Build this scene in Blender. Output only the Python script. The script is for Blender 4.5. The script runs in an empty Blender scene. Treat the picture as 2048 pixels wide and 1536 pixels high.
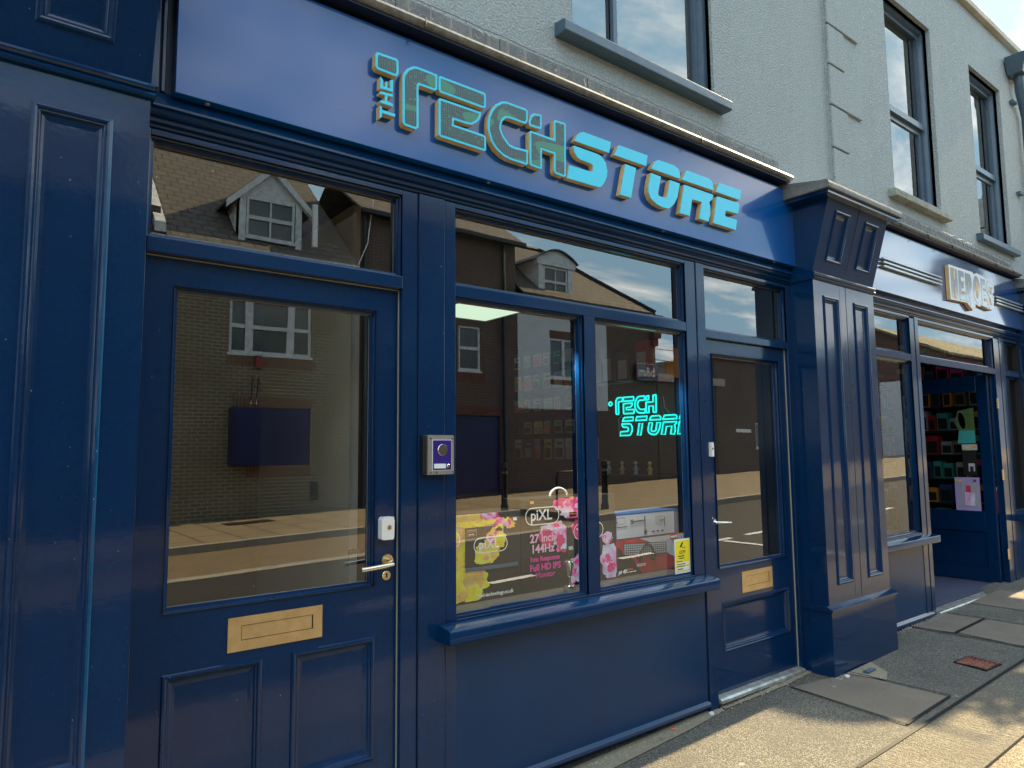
import bpy, bmesh, math, random
from mathutils import Vector, Matrix, noise
random.seed(7)
R = math.radians
sc = bpy.context.scene
COL = sc.collection
# ------------------------------------------------------------------ camera
cd = bpy.data.cameras.new('camera'); cam = bpy.data.objects.new('camera', cd); COL.objects.link(cam)
cd.sensor_fit = 'HORIZONTAL'; cd.sensor_width = 36; cd.lens = 1399.0 / 2048 * 36
cd.clip_start = .05; cd.clip_end = 2000
rt = Vector((.78965173, -.61348054, -.0095799)); up = Vector((-.04990013, -.07977615, .99556303)); fw = Vector((.61152279, .78567003, .09360813))
M = Matrix((rt, up, -fw)).transposed().to_4x4(); M.translation = Vector((0, -2.5, 1.45)); cam.matrix_world = M
sc.camera = cam
# ------------------------------------------------------------------ light
SUN_AZ, SUN_EL = .25, 35.0            # azimuth from +x towards +y
sd = Vector((math.cos(R(SUN_EL)) * math.cos(R(SUN_AZ)), math.cos(R(SUN_EL)) * math.sin(R(SUN_AZ)), math.sin(R(SUN_EL))))
sl = bpy.data.lights.new('sun', 'SUN'); sl.energy = 4.6; sl.angle = R(.6); sl.color = (1, .78, .45)
so = bpy.data.objects.new('sun', sl); so.rotation_euler = sd.to_track_quat('Z', 'Y').to_euler(); COL.objects.link(so)
W = bpy.data.worlds.new('World'); sc.world = W; W.use_nodes = True
sc.view_settings.view_transform = 'Standard'; sc.view_settings.look = 'None'; sc.view_settings.exposure = 1.9; sc.view_settings.gamma = 1

class NT:
    def __init__(s, nt): s.nt = nt
    def n(s, typ, ins=None, **kw):
        nd = s.nt.nodes.new(typ)
        for k, v in kw.items(): setattr(nd, k, v)
        for k, v in (ins or {}).items():
            sock = nd.inputs[k]
            if isinstance(v, bpy.types.NodeSocket): s.nt.links.new(v, sock)
            elif isinstance(v, bpy.types.Node): s.nt.links.new(v.outputs[0], sock)
            else: sock.default_value = v
        return nd
    def math(s, op, a, b=0.0, c=0.0, clamp=False): return s.n('ShaderNodeMath', {0: a, 1: b, 2: c}, operation=op, use_clamp=clamp).outputs[0]
    def mix(s, f, a, b, blend='MIX'):
        nd = s.n('ShaderNodeMix', data_type='RGBA', blend_type=blend)
        for i, v in ((0, f), (6, a), (7, b)):
            if isinstance(v, bpy.types.NodeSocket): s.nt.links.new(v, nd.inputs[i])
            else: nd.inputs[i].default_value = v if i == 0 else (tuple(v) + (1,) if len(v) == 3 else v)
        return nd.outputs[2]
    def ramp(s, f, stops, interp='LINEAR'):
        nd = s.n('ShaderNodeValToRGB', {0: f}); cr = nd.color_ramp; cr.interpolation = interp
        while len(cr.elements) < len(stops): cr.elements.new(.5)
        for e, (p, c) in zip(cr.elements, stops):
            e.position = p; e.color = (c, c, c, 1) if not hasattr(c, '__len__') else tuple(c) + (1,)
        return nd.outputs[0]
    def noise(s, vec, scale, detail=2, rough=.5, dist=0): return s.n('ShaderNodeTexNoise', {'Vector': vec, 'Scale': scale, 'Detail': detail, 'Roughness': rough, 'Distortion': dist}).outputs[0]

# sky with real cloud cover
w = NT(W.node_tree); W.node_tree.nodes.clear()
sky = w.n('ShaderNodeTexSky', sky_type='NISHITA', sun_disc=False, sun_elevation=R(SUN_EL), sun_rotation=R(90 - SUN_AZ), air_density=1.0, dust_density=.2, ozone_density=1.6)
tc = w.n('ShaderNodeTexCoord').outputs['Generated']
sx = w.n('ShaderNodeSeparateXYZ', {0: tc})
zz = w.math('ADD', w.math('MAXIMUM', sx.outputs[2], 0.0), .16)
cv = w.n('ShaderNodeCombineXYZ', {0: w.math('DIVIDE', sx.outputs[0], zz), 1: w.math('DIVIDE', sx.outputs[1], zz), 2: 1.7})
cn = w.noise(w.n('ShaderNodeMapping', {0: cv, 'Scale': (1.0, 1.6, 1)}).outputs[0], 1.15, 9, .6, .35)
cm = w.ramp(cn, [(.46, 0.0), (.52, .45), (.62, 1.0)])
ccol = w.mix(cm, (3.6, 3.7, 3.6), (6.4, 6.3, 5.8))
skyc = w.mix(w.math('MULTIPLY', cm, .9), w.mix(1.0, w.mix(1.0, sky.outputs[0], (.95, 1.05, 1.0), 'MULTIPLY'), (1.5, 2.45, 3.1), 'DARKEN'), ccol)
bg = w.n('ShaderNodeBackground', {'Color': skyc, 'Strength': .15})
w.n('ShaderNodeOutputWorld', {0: bg})

# ------------------------------------------------------------------ materials
MATS = {}
def mat(name, base=(.5, .5, .5), rough=.5, metal=0.0, var=None, bump=None, specks=None, emit=None, coat=0.0, stretch=(1, 1, 1), spec=.5, alpha=None, rvar=None, ior=1.5, cior=1.5, crough=.08):
    m = bpy.data.materials.new(name); m.use_nodes = True; t = NT(m.node_tree); m.node_tree.nodes.clear()
    pos = t.n('ShaderNodeNewGeometry').outputs['Position']
    p = t.n('ShaderNodeMapping', {0: pos, 'Scale': stretch}).outputs[0]
    col = tuple(base) + (1,)
    if var:
        for (s_, a, b) in var: col = t.mix(t.ramp(t.noise(p, s_, 5, .6), [(.35, 0.0), (.65, 1.0)]), col if not isinstance(col, tuple) else col[:3], a) if b is None else t.mix(t.math('MULTIPLY', t.ramp(t.noise(p, s_, 5, .6), [(.38, 0.0), (.62, 1.0)]), b), col if not isinstance(col, tuple) else col[:3], a)
    if specks:
        s_, thr, c2 = specks
        col = t.mix(t.ramp(t.noise(pos, s_, 2, .5), [(thr, 0.0), (thr + .02, 1.0)]), col if not isinstance(col, tuple) else col[:3], c2)
    b = t.n('ShaderNodeBsdfPrincipled', {'Base Color': col, 'Roughness': rough, 'Metallic': metal, 'Coat Weight': coat, 'Coat Roughness': crough, 'Coat IOR': cior, 'Specular IOR Level': spec, 'IOR': ior})
    if rvar: t.nt.links.new(t.math('ADD', t.math('MULTIPLY', t.noise(p, rvar[0], 4), rvar[1]), rough - rvar[1] / 2), b.inputs['Roughness'])
    if bump:
        prev = None
        for (s_, st, d, stre) in bump:
            q = t.n('ShaderNodeMapping', {0: pos, 'Scale': stre}).outputs[0]
            ins = {'Height': t.noise(q, s_, 4, .55), 'Strength': st, 'Distance': d}
            if prev: ins['Normal'] = prev
            prev = t.n('ShaderNodeBump', ins).outputs[0]
        t.nt.links.new(prev, b.inputs['Normal'])
        if coat: t.nt.links.new(prev, b.inputs['Coat Normal'])
    if emit: b.inputs['Emission Color'].default_value = tuple(emit[0]) + (1,); b.inputs['Emission Strength'].default_value = emit[1]
    t.n('ShaderNodeOutputMaterial', {0: b}); MATS[name] = m
    return m
O1 = (1, 1, 1)
mat('navy', (.0002, .022, .076), .3, coat=1.0, cior=1.36, crough=.06, spec=.1, var=[(1.3, (.0004, .032, .104), .6), (60, (.0002, .012, .050), .35)], specks=(95, .765, (.16, .19, .22)), rvar=(9, .14),
    bump=[(240, .10, .0012, (1, 1, .05)), (70, .08, .0012, O1), (7, .06, .01, O1)])
mat('navy_h', (.0002, .022, .076), .3, coat=1.0, cior=1.36, crough=.06, spec=.1, var=[(1.3, (.0004, .032, .104), .6)], specks=(95, .78, (.16, .19, .22)), rvar=(9, .16),
    bump=[(240, .10, .0012, (.05, 1, 1)), (70, .08, .0012, O1)])
mat('navy_panel', (.0003, .027, .088), .4, coat=.6, cior=1.33, crough=.22, spec=.15, var=[(2.2, (.0005, .036, .108), .7)], specks=(70, .80, (.16, .19, .22)), bump=[(90, .14, .002, O1), (3, .05, .01, O1)], rvar=(5, .2))
mat('fascia_gloss', (.008, .06, .22), .3, coat=1.0, cior=2.5, crough=.09, spec=.2, bump=[(1.2, .06, .01, O1)])
mat('fascia_blue', (.001, .078, .30), .3, coat=1.0, cior=1.40, crough=.07, spec=.2, var=[(2.5, (.001, .088, .32), .6)], specks=(48, .79, (.3, .35, .4)), bump=[(2.2, .03, .01, O1)])
mat('fascia_dark', (.003, .010, .035), .5)
mat('lead', (.17, .18, .185), .5, metal=.25, var=[(6, (.12, .125, .12), .8), (40, (.34, .35, .34), .5)], bump=[(30, .3, .004, O1), (6, .4, .01, O1)])
mat('flashing', (.15, .16, .16), .55, var=[(9, (.27, .27, .25), .7), (60, (.09, .09, .08), .5)], bump=[(14, .3, .008, O1)])
mat('cyan', (.035, .66, .90), .35, var=[(14, (.045, .70, .92), .5)], specks=(60, .78, (.6, .8, .85)))
mat('gold_edge', (.78, .54, .24), .5, metal=0.0, var=[(20, (.55, .36, .13), .6)])
mat('silver_face', (.36, .44, .50), .2, coat=.5)
mat('sealant', (.34, .31, .25), .6)  # glazing sealant; also colours the painted highlights along the door edges
mat('fill_glow', (.5, .55, .5), .5, emit=((.62, .95, .70), .05))  # faint glow of the added fill panel in the comics shop
mat('satin_lever', (.82, .74, .58), .26, metal=1.0)
mat('white_line', (.8, .82, .82), .4)
mat('brass', (.74, .55, .28), .34, metal=.8, var=[(25, (.60, .42, .22), .6)], bump=[(300, .1, .001, (.05, 1, 1))], rvar=(30, .2))
mat('brass_bright', (.85, .68, .40), .22, metal=1.0)
mat('chrome', (.75, .74, .70), .14, metal=1.0)
mat('satin_steel', (.42, .42, .39), .35, metal=.7, var=[(30, (.3, .3, .28), .5)])
mat('aluminium', (.62, .62, .58), .4, metal=.6, var=[(18, (.3, .29, .26), .8)], bump=[(40, .3, .003, O1)])
mat('white_plastic', (.75, .75, .72), .4)
mat('black', (.008, .008, .009), .5)
mat('black_gloss', (.006, .006, .008), .15)
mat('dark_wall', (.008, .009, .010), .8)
mat('shop_wall', (.025, .026, .028), .7)
mat('pale_wall', (.62, .60, .50), .7)
mat('purple', (.028, .012, .19), .3, specks=(140, .74, (.5, .5, .6)))
mat('label_white', (.78, .82, .82), .4)
mat('yellow_sign', (.86, .72, .02), .4)
mat('sign_ink', (.05, .045, .02), .6)
mat('render', (.365, .43, .43), .85, var=[(.9, (.34, .39, .39), .7), (5, (.40, .45, .44), .5)], stretch=(3.2, 1, .55), specks=(85, .57, (.50, .53, .50)),
    bump=[(80, 1.0, .016, O1), (1.1, .35, .05, (1, 1, .5))])
mat('render_far', (.58, .61, .62), .85, var=[(2, (.50, .53, .54), .6)], bump=[(60, .4, .01, O1)])
mat('frame_grey', (.055, .10, .15), .4, coat=.3, var=[(8, (.08, .13, .17), .6)], bump=[(60, .2, .003, (1, 1, .2))])
mat('sill_blue', (.04, .085, .135), .4, coat=.3, var=[(6, (.07, .12, .16), .6)], bump=[(45, .5, .004, (.2, 1, 1))])
mat('coping', (.55, .50, .40), .7, var=[(5, (.4, .36, .28), .7)], bump=[(30, .4, .006, O1)])
mat('stone_sill', (.36, .36, .31), .8, var=[(6, (.16, .18, .12), .9), (30, (.45, .44, .38), .5)], bump=[(40, .5, .006, O1)])
mat('chimney_render', (.50, .42, .33), .85, bump=[(50, .5, .006, O1)])
mat('white_far', (.66, .70, .69), .6, var=[(9, (.36, .37, .35), .8), (35, (.66, .68, .66), .5)], bump=[(30, .4, .006, O1)])
mat('pane_far', (.07, .085, .085), .12, var=[(1.2, (.12, .135, .125), .7)])
mat('blue_board', (.012, .016, .075), .35, var=[(2, (.018, .024, .10), .6)])
mat('dark_green', (.006, .02, .016), .4)
mat('red_box', (.22, .03, .015), .5)
mat('bollard', (.006, .006, .007), .3)
mat('galv', (.18, .19, .19), .45, metal=.7)
mat('bm_navy', (.012, .02, .055), .4)
mat('bm_white', (.55, .56, .56), .5)
mat('pink_far', (.42, .33, .30), .8)
mat('church_roof', (.16, .15, .085), .9, var=[(.35, (.10, .085, .06), .8), (.12, (.22, .20, .10), .7)], bump=[(9, .4, .02, O1)])
mat('mat_floor', (.045, .055, .11), .9, var=[(4, (.06, .07, .12), .6)], bump=[(200, .4, .003, O1)])
mat('deck', (.055, .055, .05), .5, var=[(5, (.035, .035, .03), .7)])
mat('slat_blue', (.008, .012, .10), .5)
mat('lamp_panel', (.8, .9, .8), .5, emit=((.72, .93, .70), .32))
mat('spot_warm', (1, .9, .6), .5, emit=((1, .75, .35), 2.5))
mat('neon', (0, .5, .5), .5, emit=((.0, .5, .44), .8))
mat('neon_back', (.03, .20, .20), .15, spec=.8)
mat('orange', (.85, .32, .02), .5)
mat('lime', (.45, .7, .05), .5)
mat('leafy', (.05, .11, .03), .7, var=[(20, (.09, .15, .04), .7)])
mat('debris', (.36, .33, .27), .9)
mat('terracotta', (.28, .10, .06), .7, var=[(30, (.16, .06, .045), .7)], bump=[(60, .5, .004, O1)])
mat('wire', (.26, .23, .18), .5, metal=.5)
mat('web', (.75, .68, .52), .6)
mat('cardblack', (.015, .014, .013), .4)
mat('card_white', (.52, .53, .56), .45, var=[(3, (.44, .44, .50), .6)])
mat('card_blue', (.03, .07, .22), .4)
mat('card_red', (.50, .02, .03), .4, var=[(9, (.28, .01, .02), .6)])
mat('card_grey', (.38, .38, .40), .5)
mat('ink', (.02, .02, .025), .5)
mat('ink_white', (.85, .85, .82), .45)
mat('ink_pink', (.80, .04, .36), .45)
mat('ink_palepink', (.85, .45, .62), .45)
mat('ink_orange', (.75, .12, .03), .45)
mat('ink_teal', (.05, .35, .32), .45)
mat('lilac', (.42, .33, .60), .4)
mat('magenta', (.65, .04, .16), .4)

def card(name, stops, scale=7.0, dist=1.5):          # printed art: swirls of colour
    m = bpy.data.materials.new(name); m.use_nodes = True; t = NT(m.node_tree); m.node_tree.nodes.clear()
    pos = t.n('ShaderNodeNewGeometry').outputs['Position']
    c = t.ramp(t.noise(pos, scale, 5, .55, dist), stops)
    b = t.n('ShaderNodeBsdfPrincipled', {'Base Color': c, 'Roughness': .4}); t.n('ShaderNodeOutputMaterial', {0: b}); MATS[name] = m
card('art_yellow', [(.25, (.75, .30, .03)), (.40, (.85, .62, .02)), (.55, (.80, .78, .05)), (.66, (.90, .70, .10)), (.8, (.70, .20, .20))], 8)
card('art_mix', [(.25, (.60, .12, .35)), (.42, (.85, .45, .10)), (.55, (.80, .60, .10)), (.68, (.70, .25, .45)), (.8, (.8, .8, .1))], 14)
card('art_pink', [(.25, (.70, .02, .08)), (.42, (.80, .03, .25)), (.52, (.85, .10, .40)), (.62, (.75, .50, .80)), (.75, (.75, .80, .88))], 9, 2.5)
card('art_pale', [(.25, (.65, .15, .40)), (.42, (.72, .40, .65)), (.55, (.65, .62, .80)), (.7, (.80, .82, .90))], 9, 1.5)
card('art_red', [(.3, (.30, .01, .02)), (.5, (.55, .02, .03)), (.7, (.70, .06, .07))], 5)

def brick(name, c1, c2, mortar, axis='xz', sc_=1.0, bumpd=.006):
    m = bpy.data.materials.new(name); m.use_nodes = True; t = NT(m.node_tree); m.node_tree.nodes.clear()
    s = t.n('ShaderNodeSeparateXYZ', {0: t.n('ShaderNodeNewGeometry').outputs['Position']})
    uv = t.n('ShaderNodeCombineXYZ', {0: t.math('ADD', s.outputs[0], s.outputs[1]), 1: s.outputs[2], 2: 0.0})
    if axis == 'v': uv = t.n('ShaderNodeCombineXYZ', {0: s.outputs[2], 1: s.outputs[0], 2: 0.0})
    b = t.n('ShaderNodeTexBrick', {'Vector': uv, 'Color1': c1 + (1,), 'Color2': c2 + (1,), 'Mortar': mortar + (1,), 'Scale': 1.0, 'Mortar Size': .011, 'Mortar Smooth': .1, 'Brick Width': .225, 'Row Height': .075})
    col = t.mix(t.math('MULTIPLY', t.noise(uv, 1.2, 4), .9), b.outputs[0], tuple(x * .55 for x in c1))
    p = t.n('ShaderNodeBsdfPrincipled', {'Base Color': col, 'Roughness': .85, 'Normal': t.n('ShaderNodeBump', {'Height': b.outputs[1], 'Strength': -.6, 'Distance': bumpd}).outputs[0]})
    t.n('ShaderNodeOutputMaterial', {0: p}); MATS[name] = m
brick('brick_yellow', (.19, .155, .085), (.12, .10, .055), (.42, .37, .26))
brick('brick_brown', (.11, .065, .046), (.06, .038, .03), (.22, .18, .14))
brick('brick_soldier', (.20, .10, .05), (.15, .075, .045), (.26, .22, .15), 'v')
brick('brick_red', (.17, .05, .03), (.10, .03, .02), (.12, .08, .06), 'v')

def tiles(name, c1, c2, row=.22):                     # interlocking concrete roof tiles
    m = bpy.data.materials.new(name); m.use_nodes = True; t = NT(m.node_tree); m.node_tree.nodes.clear()
    s = t.n('ShaderNodeSeparateXYZ', {0: t.n('ShaderNodeNewGeometry').outputs['Position']})
    uv = t.n('ShaderNodeCombineXYZ', {0: t.math('ADD', s.outputs[0], 0.0), 1: t.math('MULTIPLY', s.outputs[2], 1.35), 2: 0.0})
    b = t.n('ShaderNodeTexBrick', {'Vector': uv, 'Color1': c1 + (1,), 'Color2': c2 + (1,), 'Mortar': (.02, .018, .012, 1), 'Scale': 1.0, 'Mortar Size': .022, 'Mortar Smooth': .2, 'Brick Width': .33, 'Row Height': row})
    col = t.mix(t.math('MULTIPLY', t.noise(uv, 4, 5), .8), b.outputs[0], tuple(x * .6 for x in c1))
    col = t.mix(t.ramp(t.noise(uv, 9, 2), [(.72, 0.0), (.74, 1.0)]), col, (.36, .35, .27))
    p = t.n('ShaderNodeBsdfPrincipled', {'Base Color': col, 'Roughness': .85, 'Normal': t.n('ShaderNodeBump', {'Height': b.outputs[1], 'Strength': -1.0, 'Distance': .03}).outputs[0]})
    t.n('ShaderNodeOutputMaterial', {0: p}); MATS[name] = m
tiles('tiles_tan', (.14, .125, .10), (.105, .092, .074))
tiles('tiles_brown', (.15, .12, .085), (.11, .09, .065))

def ground(name, a, b, c, grit=130, bst=.8, dist=.006, big=None):
    m = bpy.data.materials.new(name); m.use_nodes = True; t = NT(m.node_tree); m.node_tree.nodes.clear()
    pos = t.n('ShaderNodeNewGeometry').outputs['Position']
    v = t.n('ShaderNodeTexVoronoi', {'Vector': pos, 'Scale': grit}, feature='F1')
    g = t.n('ShaderNodeSeparateColor', {0: v.outputs['Color']}).outputs[0]
    col = t.ramp(g, [(.0, a), (.55, b), (.93, c)])
    col = t.mix(t.math('MULTIPLY', t.ramp(t.noise(pos, 2.5, 6, .65), [(.38, 0.0), (.66, 1.0)]), .55), col, tuple(x * .7 for x in b))
    col = t.mix(t.ramp(t.noise(pos, 11, 3, .6), [(.66, 0.0), (.72, .6)]), col, tuple(x * .45 for x in b))
    gv = t.n('ShaderNodeTexVoronoi', {'Vector': pos, 'Scale': 5.0, 'Randomness': 1.0})
    col = t.mix(t.math('MULTIPLY', t.math('LESS_THAN', gv.outputs['Distance'], .075), t.math('GREATER_THAN', t.noise(pos, 2.0, 0), .5)), col, (.26, .25, .22))
    h = t.math('ADD', v.outputs['Distance'], t.noise(pos, 14, 4))
    bp = t.n('ShaderNodeBump', {'Height': h, 'Strength': bst, 'Distance': dist}).outputs[0]
    if big:
        bp = t.n('ShaderNodeBump', {'Height': t.noise(t.n('ShaderNodeMapping', {0: pos, 'Scale': big[1]}).outputs[0], big[0], 3), 'Strength': .7, 'Distance': .015, 'Normal': bp}).outputs[0]
    p = t.n('ShaderNodeBsdfPrincipled', {'Base Color': col, 'Roughness': .9, 'Normal': bp}); t.n('ShaderNodeOutputMaterial', {0: p}); MATS[name] = m
ground('asphalt_path', (.05, .05, .043), (.10, .097, .083), (.26, .24, .19), 210, .7, .004)
ground('asphalt_brown', (.10, .085, .06), (.23, .19, .13), (.42, .37, .27), 170, 1.0, .005)
ground('asphalt_road', (.007, .007, .006), (.015, .0145, .013), (.05, .048, .043), 90)
ground('slab', (.15, .128, .10), (.175, .15, .118), (.22, .19, .15), 300, .3, .002)
ground('rough_concrete', (.11, .10, .078), (.165, .15, .115), (.27, .245, .19), 180, 1.0, .006, (55, (1, .25, 1)))
ground('wedge_concrete', (.20, .18, .12), (.26, .23, .16), (.32, .29, .2), 200, .3, .003)
ground('bay_concrete', (.12, .085, .045), (.155, .112, .06), (.21, .155, .09), 100, .5)
ground('kerb_stone', (.20, .19, .15), (.30, .28, .22), (.4, .37, .3), 160, .5)

def paving(name):                                     # big flags with dark joints on the far footway
    m = bpy.data.materials.new(name); m.use_nodes = True; t = NT(m.node_tree); m.node_tree.nodes.clear()
    pos = t.n('ShaderNodeNewGeometry').outputs['Position']
    sw = t.n('ShaderNodeSeparateXYZ', {0: pos}); uv = t.n('ShaderNodeCombineXYZ', {0: sw.outputs[1], 1: sw.outputs[0], 2: 0.0})
    b = t.n('ShaderNodeTexBrick', {'Vector': uv, 'Color1': (.150, .112, .058, 1), 'Color2': (.185, .140, .075, 1), 'Mortar': (.03, .025, .018, 1), 'Scale': 1.0, 'Mortar Size': .028, 'Brick Width': .9, 'Row Height': .6})
    col = t.mix(t.math('MULTIPLY', t.noise(pos, 3, 6, .65), .5), b.outputs[0], (.24, .20, .14))
    p = t.n('ShaderNodeBsdfPrincipled', {'Base Color': col, 'Roughness': .9}); t.n('ShaderNodeOutputMaterial', {0: p}); MATS[name] = m
paving('paving')

def glass(name, ior=1.75, tint=(.93, .96, .94), wob=.0):
    m = bpy.data.materials.new(name); m.use_nodes = True; t = NT(m.node_tree); m.node_tree.nodes.clear()
    g0 = t.n('ShaderNodeNewGeometry'); fr = t.n('ShaderNodeFresnel', {'IOR': ior}).outputs[0]
    f = t.n('ShaderNodeMix', {0: g0.outputs['Backfacing'], 2: fr, 3: .12}, data_type='FLOAT').outputs[0]
    nb = t.n('ShaderNodeBump', {'Height': t.noise(g0.outputs['Position'], 3.0, 1), 'Strength': wob, 'Distance': .01}).outputs[0]
    gl = t.n('ShaderNodeBsdfGlossy', {'Color': (1, 1, 1, 1), 'Roughness': 0.0, 'Normal': nb})
    tr = t.n('ShaderNodeBsdfTransparent', {'Color': tint + (1,)})
    t.n('ShaderNodeOutputMaterial', {0: t.n('ShaderNodeMixShader', {0: f, 1: tr, 2: gl})}); MATS[name] = m
glass('glass', 2.6, wob=.02)
glass('glass_upper', 3.2, (.5, .5, .5), .03)

def circuit(name):
    m = bpy.data.materials.new(name); m.use_nodes = True; t = NT(m.node_tree); m.node_tree.nodes.clear()
    pos = t.n('ShaderNodeNewGeometry').outputs['Position']; s = t.n('ShaderNodeSeparateXYZ', {0: pos})
    u, v = s.outputs[0], s.outputs[2]
    q = t.noise(t.n('ShaderNodeVectorMath', {0: pos, 1: (14, 14, 14)}, operation='MULTIPLY').outputs[0], 1.0, 0)
    st = t.ramp(q, [(0, 0.0), (.45, 0.0), (.4501, .33), (.52, .33), (.5201, .66)], 'CONSTANT')
    d1 = t.math('ADD', t.math('MULTIPLY', u, .75), v); d2 = t.math('SUBTRACT', v, t.math('MULTIPLY', u, .2)); d3 = u
    a = t.n('ShaderNodeMix', {0: t.math('GREATER_THAN', st, .2), 2: d1, 3: d2}, data_type='FLOAT').outputs[0]
    a = t.n('ShaderNodeMix', {0: t.math('GREATER_THAN', st, .5), 2: a, 3: d3}, data_type='FLOAT').outputs[0]
    ln = t.math('GREATER_THAN', t.math('SINE', t.math('MULTIPLY', a, 560.0)), .35)
    vo = t.n('ShaderNodeTexVoronoi', {'Vector': pos, 'Scale': 42.0, 'Randomness': .6})
    dot = t.math('MULTIPLY', t.math('LESS_THAN', vo.outputs['Distance'], .24), t.math('GREATER_THAN', t.noise(pos, 11, 0), .5))
    big = t.math('GREATER_THAN', t.noise(t.n('ShaderNodeVectorMath', {0: pos, 1: (1, 1, 2.2)}, operation='MULTIPLY').outputs[0], 5.2, 0), .66)
    col = t.mix(ln, (.045, .068, .085), (.055, .15, .125))
    col = t.mix(dot, col, (.06, .20, .14)); col = t.mix(big, col, (.055, .24, .15))
    p = t.n('ShaderNodeBsdfPrincipled', {'Base Color': col, 'Roughness': .35}); t.n('ShaderNodeOutputMaterial', {0: p}); MATS[name] = m
circuit('circuit')

# ------------------------------------------------------------------ mesh helpers
def tag(o, label=None, cat=None, group=None, kind=None):
    if label: o['label'] = label
    if cat: o['category'] = cat
    if group: o['group'] = group
    if kind: o['kind'] = kind
    return o
def gz(x): return .027 * (max(-40, min(x, 60)) - 3.3)
class MB:
    def __init__(s): s.v = []; s.f = []; s.mi = []; s.cur = 0
    def add(s, vs, fs):
        o = len(s.v); s.v += [tuple(p) for p in vs]; s.f += [tuple(i + o for i in f) for f in fs]; s.mi += [s.cur] * len(fs)
        return s
    def box(s, x0, x1, y0, y1, z0, z1):
        vs = [(x, y, z) for z in (z0, z1) for y in (y0, y1) for x in (x0, x1)]
        return s.add(vs, [(0, 2, 3, 1), (4, 5, 7, 6), (0, 1, 5, 4), (2, 6, 7, 3), (0, 4, 6, 2), (1, 3, 7, 5)])
    def hexa(s, b, t):     # bottom 4 pts (ccw from above), top 4 pts
        return s.add(list(b) + list(t), [(3, 2, 1, 0), (4, 5, 6, 7), (0, 1, 5, 4), (1, 2, 6, 5), (2, 3, 7, 6), (3, 0, 4, 7)])
    def quad(s, a, b, c, d): return s.add([a, b, c, d], [(0, 1, 2, 3)])
    def prism(s, pts, y0, y1, front=None, side=None, axis='y'):      # pts in (x,z); front face at y0
        n = len(pts); ar = sum(pts[i][0] * pts[(i + 1) % n][1] - pts[(i + 1) % n][0] * pts[i][1] for i in range(n))
        if ar < 0: pts = pts[::-1]
        f3 = (lambda a, b, y: (a, y, b)) if axis == 'y' else ((lambda a, b, y: (y, a, b)) if axis == 'x' else (lambda a, b, y: (a, b, y)))
        vs = [f3(a, b, y0) for a, b in pts] + [f3(a, b, y1) for a, b in pts]
        k = s.cur
        if front is not None: s.cur = front
        s.add(vs[:n], [tuple(range(n))])
        if side is not None: s.cur = side
        s.add(vs, [tuple(range(2 * n - 1, n - 1, -1))] + [(i, i + n, (i + 1) % n + n, (i + 1) % n) for i in range(n)])
        s.cur = k; return s
    def lathe(s, cx, cy, prof, n=20, cz=0, axis='z'):
        vs = []; fs = []
        for (r, h) in prof:
            for i in range(n):
                a = 2 * math.pi * i / n; c_, s_ = r * math.cos(a), r * math.sin(a)
                vs.append((cx + c_, cy + s_, cz + h) if axis == 'z' else ((cx + c_, cy + h, cz + s_) if axis == 'y' else (cx + h, cy + c_, cz + s_)))
        for j in range(len(prof) - 1):
            for i in range(n):
                fs.append((j * n + i, j * n + (i + 1) % n, (j + 1) * n + (i + 1) % n, (j + 1) * n + i))
        fs.append(tuple(range(n - 1, -1, -1))); fs.append(tuple((len(prof) - 1) * n + i for i in range(n)))
        return s.add(vs, fs)
    def tube(s, pts, r, n=8, closed=False):
        pts = [Vector(p) for p in pts]; m = len(pts); vs = []; fs = []; prev = None
        for i, p in enumerate(pts):
            a = pts[(i - 1) % m] if (closed or i > 0) else p; b = pts[(i + 1) % m] if (closed or i < m - 1) else p
            d = (b - a).normalized() if (b - a).length > 1e-9 else Vector((0, 0, 1))
            if prev is None: u = d.cross(Vector((.31, .17, .93)) if abs(d.z) < .9 else Vector((1, .1, 0))).normalized()
            else: u = (prev - d * prev.dot(d)); u = u.normalized() if u.length > 1e-6 else d.orthogonal().normalized()
            prev = u; w_ = d.cross(u)
            rr = r[i] if hasattr(r, '__len__') else r
            for k in range(n):
                t = 2 * math.pi * k / n; vs.append(p + u * (rr * math.cos(t)) + w_ * (rr * math.sin(t)))
        for i in range(m if closed else m - 1):
            for k in range(n):
                j = (i + 1) % m; fs.append((i * n + k, i * n + (k + 1) % n, j * n + (k + 1) % n, j * n + k))
        if not closed: fs.append(tuple(range(n - 1, -1, -1))); fs.append(tuple((m - 1) * n + k for k in range(n)))
        return s.add(vs, fs)
    def bar(s, x0, x1, prof):          # closed profile [(y,z)] swept along x
        n = len(prof); ar = sum(prof[i][0] * prof[(i + 1) % n][1] - prof[(i + 1) % n][0] * prof[i][1] for i in range(n))
        if ar < 0: prof = prof[::-1]
        vs = [(x0, y, z) for y, z in prof] + [(x1, y, z) for y, z in prof]
        return s.add(vs, [tuple(range(n - 1, -1, -1)), tuple(range(n, 2 * n))] + [(i, (i + 1) % n, (i + 1) % n + n, i + n) for i in range(n)])
    def frame(s, x0, x1, z0, z1, prof, skew=None):     # open profile [(inset, y)] mitred round a rectangle
        vs = []
        for (i, y) in prof:
            for (x, z) in ((x0 + i, z0 + i), (x1 - i, z0 + i), (x1 - i, z1 - i), (x0 + i, z1 - i)):
                vs.append((x, y + (skew(z) if skew else 0), z))
        fs = []
        for j in range(len(prof) - 1):
            for k in range(4): fs.append((j * 4 + k, j * 4 + (k + 1) % 4, (j + 1) * 4 + (k + 1) % 4, (j + 1) * 4 + k))
        return s.add(vs, fs)
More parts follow.
